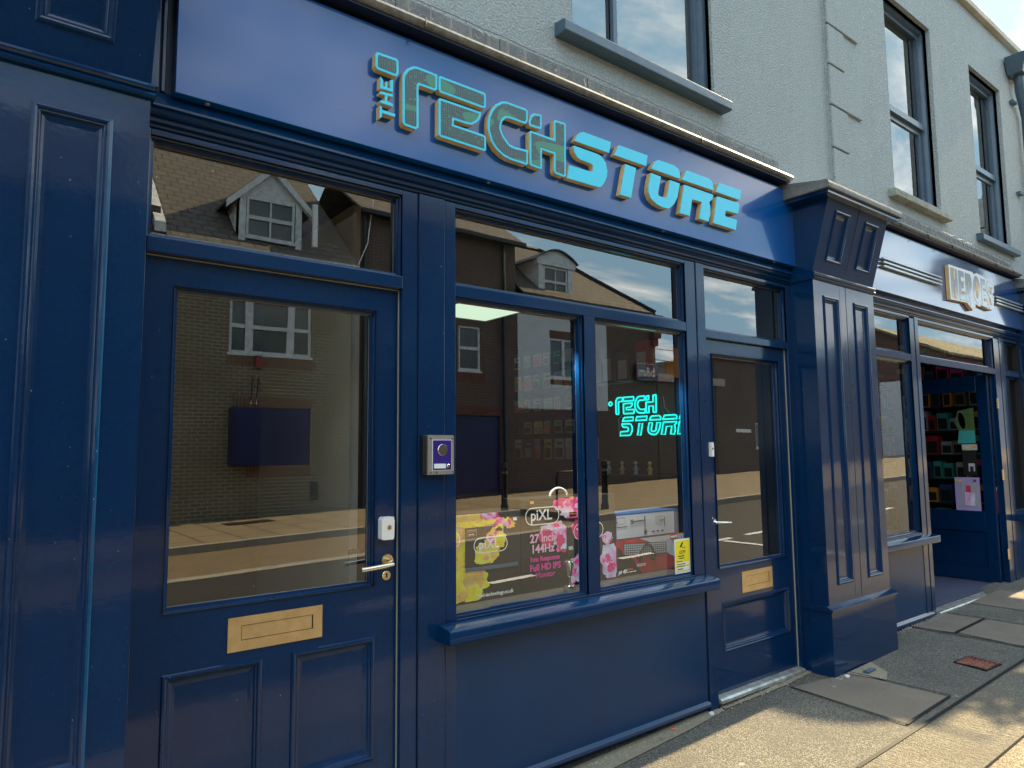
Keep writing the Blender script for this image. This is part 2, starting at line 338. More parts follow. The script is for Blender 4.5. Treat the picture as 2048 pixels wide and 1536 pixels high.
    def holes(s, x0, x1, z0, z1, y, hs, depth=None, skew=None):   # a wall face with openings, reveals to y+depth
        xs = sorted({x0, x1, *[h[0] for h in hs], *[h[1] for h in hs]}); zs = sorted({z0, z1, *[h[2] for h in hs], *[h[3] for h in hs]})
        xs = [x for x in xs if x0 <= x <= x1]; zs = [z for z in zs if z0 <= z <= z1]
        k = skew or (lambda z: 0)
        for i in range(len(xs) - 1):
            for j in range(len(zs) - 1):
                cx, cz = (xs[i] + xs[i + 1]) / 2, (zs[j] + zs[j + 1]) / 2
                if any(h[0] < cx < h[1] and h[2] < cz < h[3] for h in hs): continue
                s.quad((xs[i], y + k(zs[j]), zs[j]), (xs[i + 1], y + k(zs[j]), zs[j]), (xs[i + 1], y + k(zs[j + 1]), zs[j + 1]), (xs[i], y + k(zs[j + 1]), zs[j + 1]))
        if depth:
            for (a, b, c, d) in hs:
                q = [(a, c), (b, c), (b, d), (a, d)]
                for m in range(4):
                    (xa, za), (xb, zb) = q[m], q[(m + 1) % 4]
                    s.quad((xa, y + k(za), za), (xa, y + depth + k(za), za), (xb, y + depth + k(zb), zb), (xb, y + k(zb), zb))
        return s
    def build(s, name, mats, parent=None, bevel=0, smooth=False, loc=None):
        me = bpy.data.meshes.new(name)
        if loc is None and parent is None:
            xs, ys, zs = zip(*s.v); loc = ((min(xs) + max(xs)) / 2, (min(ys) + max(ys)) / 2, min(zs))
        off = Vector(loc) if parent is None else Vector(root_loc(parent))
        me.from_pydata([tuple(Vector(p) - off) for p in s.v], [], s.f)
        for m in (mats if isinstance(mats, (list, tuple)) else [mats]): me.materials.append(MATS[m])
        me.polygons.foreach_set('material_index', s.mi)
        if smooth: me.polygons.foreach_set('use_smooth', [True] * len(me.polygons))
        me.update(); o = bpy.data.objects.new(name, me); COL.objects.link(o)
        if parent is None: o.location = off
        else: o.parent = parent
        if smooth:
            try: me.set_sharp_from_angle(angle=R(40))
            except Exception: pass
        if bevel:
            b = o.modifiers.new('bevel', 'BEVEL'); b.width = bevel; b.segments = 2; b.limit_method = 'ANGLE'; b.angle_limit = R(40)
        return o
def root_loc(o):
    v = Vector((0, 0, 0))
    while o: v += o.location; o = o.parent
    return v
def empty(name, loc, label, cat, group=None):
    o = bpy.data.objects.new(name, None); o.location = loc; o.empty_display_size = .1; COL.objects.link(o)
    return tag(o, label, cat, group)
def copy_tree(o, parent=None):
    c = o.copy(); COL.objects.link(c); c.parent = parent
    for ch in [x for x in bpy.data.objects if x.parent == o]: copy_tree(ch, c)
    return c
def inset(pts, d):
    n = len(pts); ar = sum(pts[i][0] * pts[(i + 1) % n][1] - pts[(i + 1) % n][0] * pts[i][1] for i in range(n))
    if ar < 0: pts = pts[::-1]
    out = []
    for i in range(n):
        a, b, c = Vector(pts[i - 1]), Vector(pts[i]), Vector(pts[(i + 1) % n])
        e1, e2 = (b - a).normalized(), (c - b).normalized()
        n1, n2 = Vector((-e1.y, e1.x)), Vector((-e2.y, e2.x)); m = (n1 + n2)
        if m.length < 1e-6: m = n1
        m.normalize(); k = d / max(.45, m.dot(n1)); out.append((b.x + m.x * k, b.y + m.y * k))
    return out
def text(name, s, size, m, org, parent=None, xd=(1, 0, 0), ud=(0, 0, 1), bold=0, ext=.0004, align='LEFT', sx_=1.0, spacing=1.0, shear=0.0):
    cu = bpy.data.curves.new(name, 'FONT'); cu.body = s; cu.size = size; cu.offset = bold; cu.extrude = ext; cu.align_x = align; cu.space_character = spacing; cu.shear = shear
    cu.resolution_u = 4
    t = bpy.data.objects.new('tmp', cu); COL.objects.link(t); bpy.context.view_layer.update()
    me = bpy.data.meshes.new_from_object(t.evaluated_get(bpy.context.evaluated_depsgraph_get())); bpy.data.objects.remove(t); bpy.data.curves.remove(cu)
    x = Vector(xd).normalized(); u = Vector(ud).normalized(); n_ = x.cross(u)
    off = root_loc(parent) if parent else Vector(org)
    Mx = Matrix((x * sx_, u, n_)).transposed().to_4x4(); Mx.translation = Vector(org) - off
    me.transform(Mx); me.name = name; me.materials.clear(); me.materials.append(MATS[m])
    o = bpy.data.objects.new(name, me); COL.objects.link(o)
    if parent: o.parent = parent
    else: o.location = off
    return o
def blob(cx, cz, rx, rz, seed, n=44, rough=.35):
    out = []
    for i in range(n):
        a = 2 * math.pi * i / n
        k = 1 + rough * noise.noise(Vector((math.cos(a) * 1.6 + seed, math.sin(a) * 1.6, seed * .7))) * 1.6 + .1 * math.sin(a * 7 + seed)
        out.append((cx + rx * k * math.cos(a), cz + rz * k * math.sin(a)))
    return out
LETTERS=[
('ornament',1,[(1.215,3.034),(1.301,3.036),(1.31,3.029),(1.311,2.976),(1.302,2.96),(1.217,2.963),(1.208,2.974),(1.208,3.022)]),
('letter',1,[(1.378,3.03),(1.398,3.035),(1.495,3.033),(1.495,2.968),(1.485,2.959),(1.408,2.959),(1.404,2.951),(1.405,2.776),(1.392,2.763),(1.339,2.766),(1.331,2.776),(1.33,2.961),(1.334,2.984),(1.351,3.011)]),
('letter',1,[(1.508,3.032),(1.739,3.031),(1.748,3.024),(1.747,2.969),(1.74,2.958),(1.511,2.96),(1.502,2.969),(1.502,3.024)]),
('letter',1,[(1.508,2.934),(1.721,2.935),(1.72,2.92),(1.709,2.895),(1.693,2.878),(1.671,2.864),(1.648,2.86),(1.578,2.859),(1.577,2.837),(1.736,2.835),(1.747,2.827),(1.747,2.768),(1.739,2.762),(1.511,2.765),(1.502,2.772),(1.502,2.927)]),
('small_letter',0,[(1.228,2.817),(1.238,2.811),(1.238,2.801),(1.298,2.8),(1.295,2.788),(1.238,2.788),(1.238,2.771),(1.228,2.763)]),
('small_letter',0,[(1.23,2.875),(1.286,2.88),(1.286,2.869),(1.261,2.867),(1.262,2.843),(1.286,2.84),(1.286,2.829),(1.231,2.828),(1.231,2.838),(1.251,2.841),(1.251,2.866),(1.23,2.865)]),
('small_letter',0,[(1.231,2.937),(1.242,2.924),(1.242,2.9),(1.252,2.9),(1.252,2.921),(1.261,2.926),(1.261,2.899),(1.275,2.9),(1.274,2.937),(1.286,2.941),(1.286,2.89),(1.23,2.888)]),
('letter',1,[(1.836,3.021),(1.864,3.028),(1.976,3.028),(1.987,3.021),(1.986,2.972),(1.975,2.954),(1.881,2.955),(1.86,2.95),(1.842,2.933),(1.832,2.91),(1.831,2.89),(1.838,2.871),(1.855,2.85),(1.88,2.83),(1.908,2.826),(1.986,2.831),(1.985,2.768),(1.978,2.758),(1.879,2.76),(1.84,2.768),(1.802,2.789),(1.775,2.819),(1.759,2.863),(1.758,2.9),(1.763,2.93),(1.78,2.967),(1.804,2.998)]),
('letter',1,[(2.025,3.022),(2.069,3.027),(2.072,3.022),(2.071,2.964),(2.067,2.955),(1.998,2.953),(1.994,2.963),(1.996,2.981),(2.006,3.004)]),
('letter',1,[(2.005,2.931),(2.149,2.929),(2.15,3.02),(2.158,3.027),(2.22,3.03),(2.226,3.024),(2.221,2.763),(2.21,2.757),(2.155,2.76),(2.147,2.771),(2.148,2.855),(2.071,2.856),(2.07,2.764),(2.062,2.759),(2.002,2.762),(1.997,2.77),(1.998,2.925)]),
('letter',0,[(2.283,2.958),(2.301,2.988),(2.319,3.008),(2.345,3.02),(2.539,3.02),(2.524,2.959)]),
('letter',0,[(2.278,2.932),(2.445,2.931),(2.473,2.923),(2.498,2.898),(2.508,2.861),(2.504,2.829),(2.486,2.794),(2.465,2.769),(2.444,2.759),(2.229,2.756),(2.246,2.824),(2.39,2.827),(2.405,2.832),(2.408,2.851),(2.404,2.865),(2.385,2.871),(2.321,2.872),(2.298,2.881),(2.281,2.9),(2.275,2.922)]),
('letter',0,[(2.598,3.02),(2.82,3.022),(2.806,2.959),(2.563,2.958)]),
('letter',0,[(2.644,2.93),(2.726,2.928),(2.68,2.755),(2.599,2.756)]),
('letter',0,[(2.907,3.02),(3.05,3.021),(3.075,3.01),(3.09,2.994),(3.09,2.956),(2.849,2.956),(2.862,2.979),(2.882,3.004)]),
('letter',0,[(2.845,2.931),(2.926,2.929),(2.907,2.87),(2.896,2.831),(2.902,2.816),(2.956,2.815),(2.974,2.829),(2.985,2.865),(3,2.927),(3.086,2.927),(3.062,2.845),(3.034,2.802),(3.008,2.777),(2.978,2.76),(2.934,2.758),(2.881,2.766),(2.839,2.786),(2.819,2.818),(2.821,2.85)]),
('letter',0,[(3.15,3.02),(3.358,3.02),(3.382,3.011),(3.395,2.993),(3.396,2.958),(3.107,2.955)]),
('letter',0,[(3.125,2.93),(3.393,2.93),(3.382,2.901),(3.349,2.877),(3.359,2.854),(3.357,2.808),(3.336,2.757),(3.253,2.759),(3.28,2.862),(3.192,2.86),(3.163,2.756),(3.078,2.756)]),
('letter',0,[(3.454,3.017),(3.675,3.021),(3.659,2.956),(3.42,2.956)]),
('letter',0,[(3.437,2.931),(3.653,2.933),(3.634,2.864),(3.508,2.86),(3.5,2.823),(3.62,2.823),(3.603,2.758),(3.384,2.759),(3.425,2.925)]),
]
HEROES=[(6.798,3.051),(7.349,3.064),(7.383,3.046),(7.453,3.07),(7.54,3.065),(7.744,3.051),(7.833,3.062),(7.886,3.023),(7.878,2.934),(7.828,2.92),(7.867,2.897),(7.842,2.804),(7.785,2.749),(7.641,2.759),(7.518,2.768),(7.462,2.748),(7.37,2.767),(7.367,2.705),(7.297,2.692),(7.174,2.75),(6.798,2.736)]
# ================================================================== GROUND
def strip(name, m, x0, x1, y0, y1, dz=0.0, thick=None, n=30, kind='structure'):
    b = MB(); xs = [x0 + (x1 - x0) * i / n for i in range(n + 1)]
    for i in range(n):
        a, c = xs[i], xs[i + 1]
        b.quad((a, y0, gz(a) + dz), (c, y0, gz(c) + dz), (c, y1, gz(c) + dz), (a, y1, gz(a) + dz))
        if thick:
            for yy in (y0, y1): b.quad((a, yy, gz(a) + dz - thick), (c, yy, gz(c) + dz - thick), (c, yy, gz(c) + dz), (a, yy, gz(a) + dz))
    return tag(b.build(name, m), kind=kind)
g = MB(); g.quad((-300, -300, -.35), (300, -300, -.35), (300, 300, -.35), (-300, 300, -.35))
for x0, x1 in ((-40, 60), (60, 300)):
    g.quad((x0, -300, gz(x0) - .16), (x1, -300, gz(x1) - .16), (x1, -.3, gz(x1) - .16), (x0, -.3, gz(x0) - .16))
tag(g.build('ground', 'asphalt_road'), kind='structure')
strip('road', 'asphalt_road', -40, 60, -9.4, -1.2, -.05, n=60)
strip('pavement', 'asphalt_path', -40, 60, -.83, .12, 0, n=100)
strip('kerb', 'rough_concrete', -40, 60, -1.2, -.83, .004, .12, n=100)
strip('road_edge', 'asphalt_brown', -10, 30, -2.1, -1.2, -.012, .03)
strip('parking_bay', 'bay_concrete', -40, 8.9, -8.9, -6.75, -.045, n=30)
strip('far_pavement', 'paving', -40, 9.2, -13.5, -8.9, .06, .12)
strip('far_pavement', 'paving', 9.2, 60, -13.5, -6.9, .064, .12)
strip('far_kerb', 'kerb_stone', -40, 9.05, -8.92, -8.76, .068, .14)
strip('far_kerb', 'kerb_stone', 9.1, 60, -6.92, -6.76, .068, .14)
strip('gutter_edge', 'kerb_stone', -40, 9.0, -6.78, -6.55, -.041, .02)
strip('parking_line', 'white_line', 3.0, 3.7, -3.88, -3.76, -.046, n=3)
for x0 in (4.63, 6.68, 8.47, 9.5, 11.6, 13.7): strip('parking_line', 'white_line', x0, x0 + .62, -3.83, -3.72, -.046, n=3)
b = MB(); b.quad((8.72, -3.66, gz(8.7) - .042), (8.82, -3.66, gz(8.8) - .042), (8.82, -2.2, gz(8.8) - .042), (8.72, -2.2, gz(8.7) - .042))
tag(b.build('parking_line', 'white_line'), kind='structure')
def slab(name, pts, m, dz=.004):
    b = MB(); b.add([(x, y, gz(x) + dz) for x, y in pts], [tuple(range(len(pts)))]); return tag(b.build(name, m), kind='structure')
slab('paving_slab', [(3.97, -.10), (4.45, -.20), (4.46, -.76), (3.92, -.765)], 'slab')
slab('paving_slab', [(5.80, -.02), (6.38, -.03), (6.40, -.30), (5.84, -.30)], 'slab')
slab('paving_slab', [(5.86, -.315), (6.40, -.315), (6.40, -.80), (5.80, -.80)], 'slab')
slab('paving_slab', [(6.9, -.03), (7.6, -.03), (7.6, -.5), (6.9, -.5)], 'slab')
slab('concrete_strip', [(-1, 0.02), (3.38, .02), (3.36, -.045), (3.05, -.075), (2.0, -.13), (-1, -.17)], 'wedge_concrete', .006)
slab('concrete_strip', [(3.40, .05), (4.33, .05), (4.33, -.04), (3.98, -.06), (3.40, -.035)], 'wedge_concrete', .006)
slab('concrete_patch', [(4.42, -.2), (4.74, -.2), (4.62, -.36), (4.47, -.42)], 'wedge_concrete', .008)
# joints: shallow dark gaps between flags
b = MB()
for (x0, y0, x1, y1, wd) in ((3.9, -.775, 4.47, -.77, .008), (3.25, -.835, 9.5, -.835, .01), (3.96, -.09, 3.9, -.77, .006), (4.46, -.2, 4.48, -.77, .006), (5.84, -.307, 6.4, -.307, .012), (5.79, -.02, 5.79, -.81, .01), (6.41, -.03, 6.41, -.8, .008)):
    d = Vector((x1 - x0, y1 - y0)).normalized(); nx, ny = -d.y * wd, d.x * wd
    b.quad((x0 - nx, y0 - ny, gz(x0) + .009), (x1 - nx, y1 - ny, gz(x1) + .009), (x1 + nx, y1 + ny, gz(x1) + .009), (x0 + nx, y0 + ny, gz(x0) + .009))
tag(b.build('paving_joints', 'black'), kind='structure')
# hydrant cover, cast iron with a raised basket weave
mc = empty('service_cover', (5.2, -.66, gz(5.2)), 'small rusty red cast iron cover set in the asphalt footway', 'drain cover')
b = MB(); b.hexa([(5.12, -.55, gz(5.12)), (5.08, -.75, gz(5.08)), (5.28, -.77, gz(5.28)), (5.33, -.57, gz(5.33))][::-1], [(5.12, -.55, gz(5.12) + .008), (5.08, -.75, gz(5.08) + .008), (5.28, -.77, gz(5.28) + .008), (5.33, -.57, gz(5.33) + .008)][::-1])
b.build('frame', 'black', mc)
b = MB()
for i in range(8):
    for j in range(7):
        u, v = (i + .5) / 8, (j + .5) / 7
        x = 5.122 + .195 * u - .035 * v; y = -.562 - .19 * v - .012 * u
        a, c = (.0095, .004) if (i + j) % 2 else (.004, .0115)
        b.box(x - a, x + a, y - c, y + c, gz(x) + .006, gz(x) + .0125)
b.box(5.112, 5.305, -.748, -.572, gz(5.2) + .004, gz(5.2) + .0095); b.build('cover', 'terracotta', mc)
# debris along the foot of the walls
b = MB(); rnd = random.Random(3)
for i in range(520):
    x = rnd.choice([rnd.uniform(1.6, 3.4), rnd.uniform(3.3, 4.4), rnd.uniform(5.2, 6.3)]); y = -.008 - abs(rnd.gauss(0, .022)) - (.19 if 4.28 < x < 5.18 else 0)
    s_ = rnd.uniform(.002, .007); a = rnd.uniform(0, 3.1)
    b.hexa([(x + s_ * math.cos(a + k * 1.57) * rnd.uniform(.6, 1.5), y + s_ * math.sin(a + k * 1.57), gz(x) + .004) for k in range(4)], [(x + s_ * .6 * math.cos(a + k * 1.57), y + s_ * .6 * math.sin(a + k * 1.57), gz(x) + .004 + s_) for k in range(4)])
tag(b.build('grit_litter', 'debris'), 'grit and leaf litter gathered along the foot of the shopfronts', 'litter', kind='stuff')
for (x, y, c, nm, lab, r_) in ((2.95, -.02, 'ink_orange', 'cigarette_end', 'orange cigarette end by the foot of the panel under the window', .006), (3.28, -.03, 'label_white', 'paper_scrap', 'crumpled white paper scrap near the corner beside the right door', .02),
                     (4.36, -.235, 'label_white', 'stone_chip', 'pale stone chip at the foot of the big panelled pilaster', .022), (5.27, -.06, 'label_white', 'broken_render', 'broken white render lump at the corner beyond the pilaster', .035)):
    b = MB(); z = gz(x) + .006
    if nm == 'cigarette_end': b.tube([(x, y, z + .005), (x + .028, y - .006, z + .005)], .0045, 8)
    else:
        rr = random.Random(nm); p = [(x + r_ * rr.uniform(.6, 1.3) * math.cos(k * .785), y + r_ * .6 * rr.uniform(.6, 1.3) * math.sin(k * .785)) for k in range(8)]
        b.prism(p, z, z + r_ * .5, axis='z')
    tag(b.build(nm, c), lab, nm.replace('_', ' '))
b = MB(); b.box(4.50, 4.60, -.30, -.265, gz(4.5) + .01, gz(4.5) + .022); tag(b.build('slate_piece', 'frame_grey'), 'flat grey slate piece in the footway near the pilaster foot', 'slate')

# ================================================================== TERRACE ABOVE THE SHOPS
terr = empty('terrace_building', (2.5, .1, 3.2), 'pale grey roughcast upper storey with tall sash windows above both shopfronts', 'building')
W1 = (2.36, 3.56, 3.60, 5.3); W2 = (5.98, 6.92, 3.56, 5.33); W3 = (7.85, 8.72, 3.53, 5.31)
WS = [(-.4, .75, 3.60, 5.3), W1, W2, W3]
b = MB(); b.holes(-8, 4.955, 3.20, 5.93, 0, WS[:2], .12)
b.holes(4.955, 9.45, 3.20, 5.93, -.016, [W2, W3], .13); b.quad((4.955, 0, 3.2), (4.955, -.016, 3.2), (4.955, -.016, 5.93), (4.955, 0, 5.93))
b.quad((9.45, -.016, 0.2), (9.45, 7, 0.2), (9.45, 7, 5.93), (9.45, -.016, 5.93))
b.quad((-8, 7, 5.86), (9.45, 7, 5.86), (9.45, 0, 5.86), (-8, 0, 5.86))
b.build('wall', 'render', terr)
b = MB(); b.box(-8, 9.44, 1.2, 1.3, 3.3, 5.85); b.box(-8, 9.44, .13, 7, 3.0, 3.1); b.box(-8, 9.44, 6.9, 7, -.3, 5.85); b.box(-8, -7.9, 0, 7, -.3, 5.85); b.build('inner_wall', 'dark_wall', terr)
b = MB(); b.box(-8, 9.62, -.07, .25, 5.93, 6.0); b.build('parapet_coping', 'coping', terr, bevel=.006)
b = MB()                                     # quoin blocks standing a little proud
zq = [3.36, 3.66, 3.99, 4.31, 4.63, 4.95, 5.27, 5.60, 5.93]
for i in range(len(zq) - 1):
    b.box(4.957, 5.20 if i % 2 else 5.44, -.036, -.0165, zq[i] + .008, zq[i + 1] - .008)
b.build('quoins', 'render', terr, bevel=.004)
b = MB()
for i in range(34):
    x = 7.6 + i * .055; b.tube([(x, .02, 6.0), (x + .004, .0 + .02 * (i % 3), 6.11)], .0016, 4)
b.build('bird_spikes', 'black', terr)
def sash(b_, x0, x1, z0, z1, m_, sillm, mull=None, meet=None, y=.075, out=.08, sx=.12):
    fr = MB(); fr.frame(x0, x1, z0, z1, [(0, .02), (.0, y - .03), (.035, y - .03), (.045, y), (.075, y), (.075, y + .03)])
    if meet:
        fr.box(x0 + .07, x1 - .07, y - .02, y + .03, meet - .025, meet + .03)
        fr.frame(x0 + .07, x1 - .07, z0 + .05, meet - .02, [(0, y + .01), (.05, y + .012), (.055, y + .035)])
    if mull: fr.box(mull - .015, mull + .015, y - .005, y + .02, z0 + .06, z1 - .06)
    o = MB(); gl = MB()
    gl.quad((x0 + .06, y + .025, z0 + .06), (x1 - .06, y + .025, z0 + .06), (x1 - .06, y + .025, z1 - .06), (x0 + .06, y + .025, z1 - .06))
    f = fr.build('window', m_, b_); gl.build('pane', 'glass_upper', f)
    sl_ = MB(); sl_.bar(x0 - sx, x1 + sx * .6, [(.06, z0 + .002), (-out + .01, z0 - .012), (-out, z0 - .022), (-out, z0 - .075), (-out + .02, z0 - .08), (.0, z0 - .08), (.06, z0 - .08)])
    sl_.build('sill', sillm, f, bevel=.004)
sash(terr, -.4, .75, 3.60, 5.3, 'frame_grey', 'sill_blue', mull=.2)
sash(terr, *W1, 'frame_grey', 'sill_blue', mull=2.76)
sash(terr, *W2, 'frame_grey', 'stone_sill', meet=4.37)
sash(terr, *W3, 'frame_grey', 'sill_blue', meet=4.31)
b = MB()                                      # hopper and downpipe at the far end
b.hexa([(8.98, -.17, 5.56), (9.24, -.17, 5.56), (9.24, -.03, 5.56), (8.98, -.03, 5.56)], [(8.9, -.24, 5.74), (9.32, -.24, 5.74), (9.32, -.03, 5.74), (8.9, -.03, 5.74)])
b.tube([(9.11, -.1, 5.6), (9.11, -.1, 5.4), (9.3, -.09, 5.15), (9.3, -.09, 3.3)], .05, 10)
for z in (5.25, 4.2): b.box(9.0, 9.12, -.06, -.02, z, z + .03)
b.build('downpipe', 'frame_grey', terr, smooth=True)
ch = MB(); ch.box(9.3, 10.0, .55, 1.2, 5.8, 6.75); ch.cur = 1; ch.box(9.22, 10.08, .47, 1.28, 6.75, 6.84); ch.build('chimney', ['chimney_render', 'stone_sill'], terr)
# neighbouring house out of frame; its bay is added to shade the pavement
nb = empty('house_with_shade_bay', (12, .2, .2), 'rendered house beyond the terrace, with an unseen first floor bay added for shade', 'house')
b = MB(); b.box(9.65, 22, .02, 7, 0, 6.1); b.build('wall', 'render', nb)
b = MB(); b.box(10.75, 11.9, -.86, .019, 3.3, 4.8); b.build('shade_bay', 'white_far', nb)
b = MB(); b.lathe(11.4, -.22, [(.64, 0), (.62, .15), (.48, .36), (.25, .52), (.02, .6)], 24, 4.8); b.build('shade_bay_roof', 'lead', nb, smooth=True)
b = MB(); b.box(9.46, 9.66, -.0, .2, .1, 6.1); b.build('party_wall', 'render', nb)
for (x, y, z, r_, lab) in ((9.95, -1.08, 3.6, .34, 'unseen leafy basket added to shade the pavement, nearest the terrace'), (13.2, -.8, 2.9, .30, 'leafy basket added out of view, further along the neighbouring house')):  # baskets out of view, added to cast round shade on the footway
    e = empty('shade_basket', (x, y, z), lab, 'hanging basket', 'unseen baskets added for pavement shade')
    b = MB(); b.lathe(x, y, [(.05, -r_ * .7), (r_ * .7, -r_ * .4), (r_ * .8, 0)], 14, z); b.build('basket', 'wire', e)
    b = MB(); b.tube([(x, .02, z + .55), (x, y, z + .6), (x, y, z)], .012, 6); b.build('bracket', 'black', e)
    b = MB(); rr = random.Random(int(x * 10))
    for i in range(420):
        v = Vector((rr.gauss(0, 1), rr.gauss(0, 1), rr.gauss(0, 1))).normalized() * (r_ * rr.uniform(.55, 1.0)); v.z *= .8
        p = Vector((x, y, z + .08)) + v; a = Vector((rr.uniform(-1, 1), rr.uniform(-1, 1), rr.uniform(-1, 1))).normalized() * .045; c = a.cross(Vector((rr.uniform(-1, 1), 1, rr.uniform(-1, 1)))).normalized() * .03
        b.quad(p - a, p - c, p + a, p + c)
    b.build('foliage', 'leafy', e)

# ================================================================== SHOPFRONT PIECES
WG = -.0
def pieces(name, m, parent, boxes, bevel=.0025):
    for bx in boxes: MB().box(*bx).build(name, m, parent, bevel=bevel)
def glasspane(parent, x0, x1, z0, z1, y=.05, name='pane'):
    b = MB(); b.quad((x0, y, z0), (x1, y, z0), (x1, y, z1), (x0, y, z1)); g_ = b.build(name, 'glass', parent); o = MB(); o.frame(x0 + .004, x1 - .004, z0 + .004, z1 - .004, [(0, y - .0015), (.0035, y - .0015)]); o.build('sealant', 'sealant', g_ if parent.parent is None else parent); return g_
PANEL = [(-.022, -.001), (-.018, -.007), (-.012, -.009), (-.006, -.006), (-.003, .0), (.002, .003), (.006, .009), (.013, .0122), (.0225, .0136)]
def pan(b, x0, x1, z0, z1, y, skew=None, d=.014): b.frame(x0, x1, z0, z1, [(i, y + yy) for i, yy in PANEL], skew)
def pilaster(parent, xo):
    q = lambda x: x + xo
    b = MB()
    b.box(q(4.30), q(5.165), -.19, .03, -.06, .425); b.bar(q(4.285), q(5.18), [(-.205, .425), (-.205, .437), (-.165, .457), (.03, .457), (.03, .425)])
    hs = [(q(4.458), q(4.618), .59, 2.43), (q(4.868), q(5.03), .59, 2.43)]
    b.holes(q(4.32), q(5.15), .457, 2.545, -.165, hs, .014)
    for h in hs:
        pan(b, h[0], h[1], h[2], h[3], -.165); b.quad((h[0], -.151, h[2]), (h[1], -.151, h[2]), (h[1], -.151, h[3]), (h[0], -.151, h[3]))
    for x in (4.32, 5.15): b.quad((q(x), -.165, .457), (q(x), .03, .457), (q(x), .03, 2.545), (q(x), -.165, 2.545))
    b.build('pilaster', 'navy', parent)
    b = MB(); b.box(q(4.742), q(4.747), -.1662, -.16, .457, 2.545); b.box(q(4.66), q(4.662), -.1655, -.16, .457, 2.545); b.build('board_joint', 'black', parent)
    b = MB()
    pr = [(-.165, 2.545), (-.178, 2.548), (-.184, 2.556), (-.178, 2.566), (-.172, 2.569), (-.180, 2.573), (-.186, 2.582), (-.180, 2.592), (-.165, 2.597), (.03, 2.597), (.03, 2.545)]
    b.bar(q(4.31), q(5.16), pr); b.build('bead', 'navy_h', parent, smooth=True)
    sk = lambda z: -(z - 2.597) / (3.07 - 2.597) * .135 if z > 2.597 else 0
    b = MB(); hs = [(q(4.462), q(4.615), 2.70, 2.98), (q(4.865), q(5.02), 2.70, 2.98)]
    b.holes(q(4.32), q(5.15), 2.597, 3.06, -.165, hs, .014, sk)
    for h in hs:
        pan(b, *h, -.165, sk); b.quad((h[0], -.151 + sk(h[2]), h[2]), (h[1], -.151 + sk(h[2]), h[2]), (h[1], -.151 + sk(h[3]), h[3]), (h[0], -.151 + sk(h[3]), h[3]))
    for x in (4.32, 5.15): b.quad((q(x), -.165, 2.597), (q(x), .03, 2.597), (q(x), .03, 3.06), (q(x), -.165 + sk(3.06), 3.06))
    b.build('corbel', 'navy', parent)
    b = MB(); b.hexa([(q(4.742), -.167, 2.6), (q(4.747), -.167, 2.6), (q(4.747), -.15, 2.6), (q(4.742), -.15, 2.6)], [(q(4.742), -.300, 3.06), (q(4.747), -.300, 3.06), (q(4.747), -.28, 3.06), (q(4.742), -.28, 3.06)]); b.build('board_joint', 'black', parent)
    b = MB(); b.box(q(4.23), q(5.22), -.345, 0, 3.06, 3.085); b.build('cap_board', 'navy_h', parent)
    b = MB(); b.bar(q(4.205), q(5.245), [(-.362, 3.085), (-.366, 3.10), (-.362, 3.125), (-.345, 3.138), (-.30, 3.142), (0, 3.20), (0, 3.085)]); b.build('cap_lead', 'flashing', parent, smooth=True)
def cornice(parent, x0, x1):
    b = MB()
    b.bar(x0, x1, [(-.004, 2.66), (-.030, 2.612), (-.034, 2.606), (-.034, 2.598), (-.024, 2.594), (-.026, 2.588), (-.022, 2.580), (-.012, 2.573), (-.004, 2.568), (-.014, 2.563), (-.017, 2.557), (-.012, 2.551), (-.002, 2.547), (-.006, 2.541), (-.001, 2.536), (.01, 2.530), (.02, 2.53), (.02, 2.66)])
    b.build('cornice', 'navy_h', parent, smooth=False)
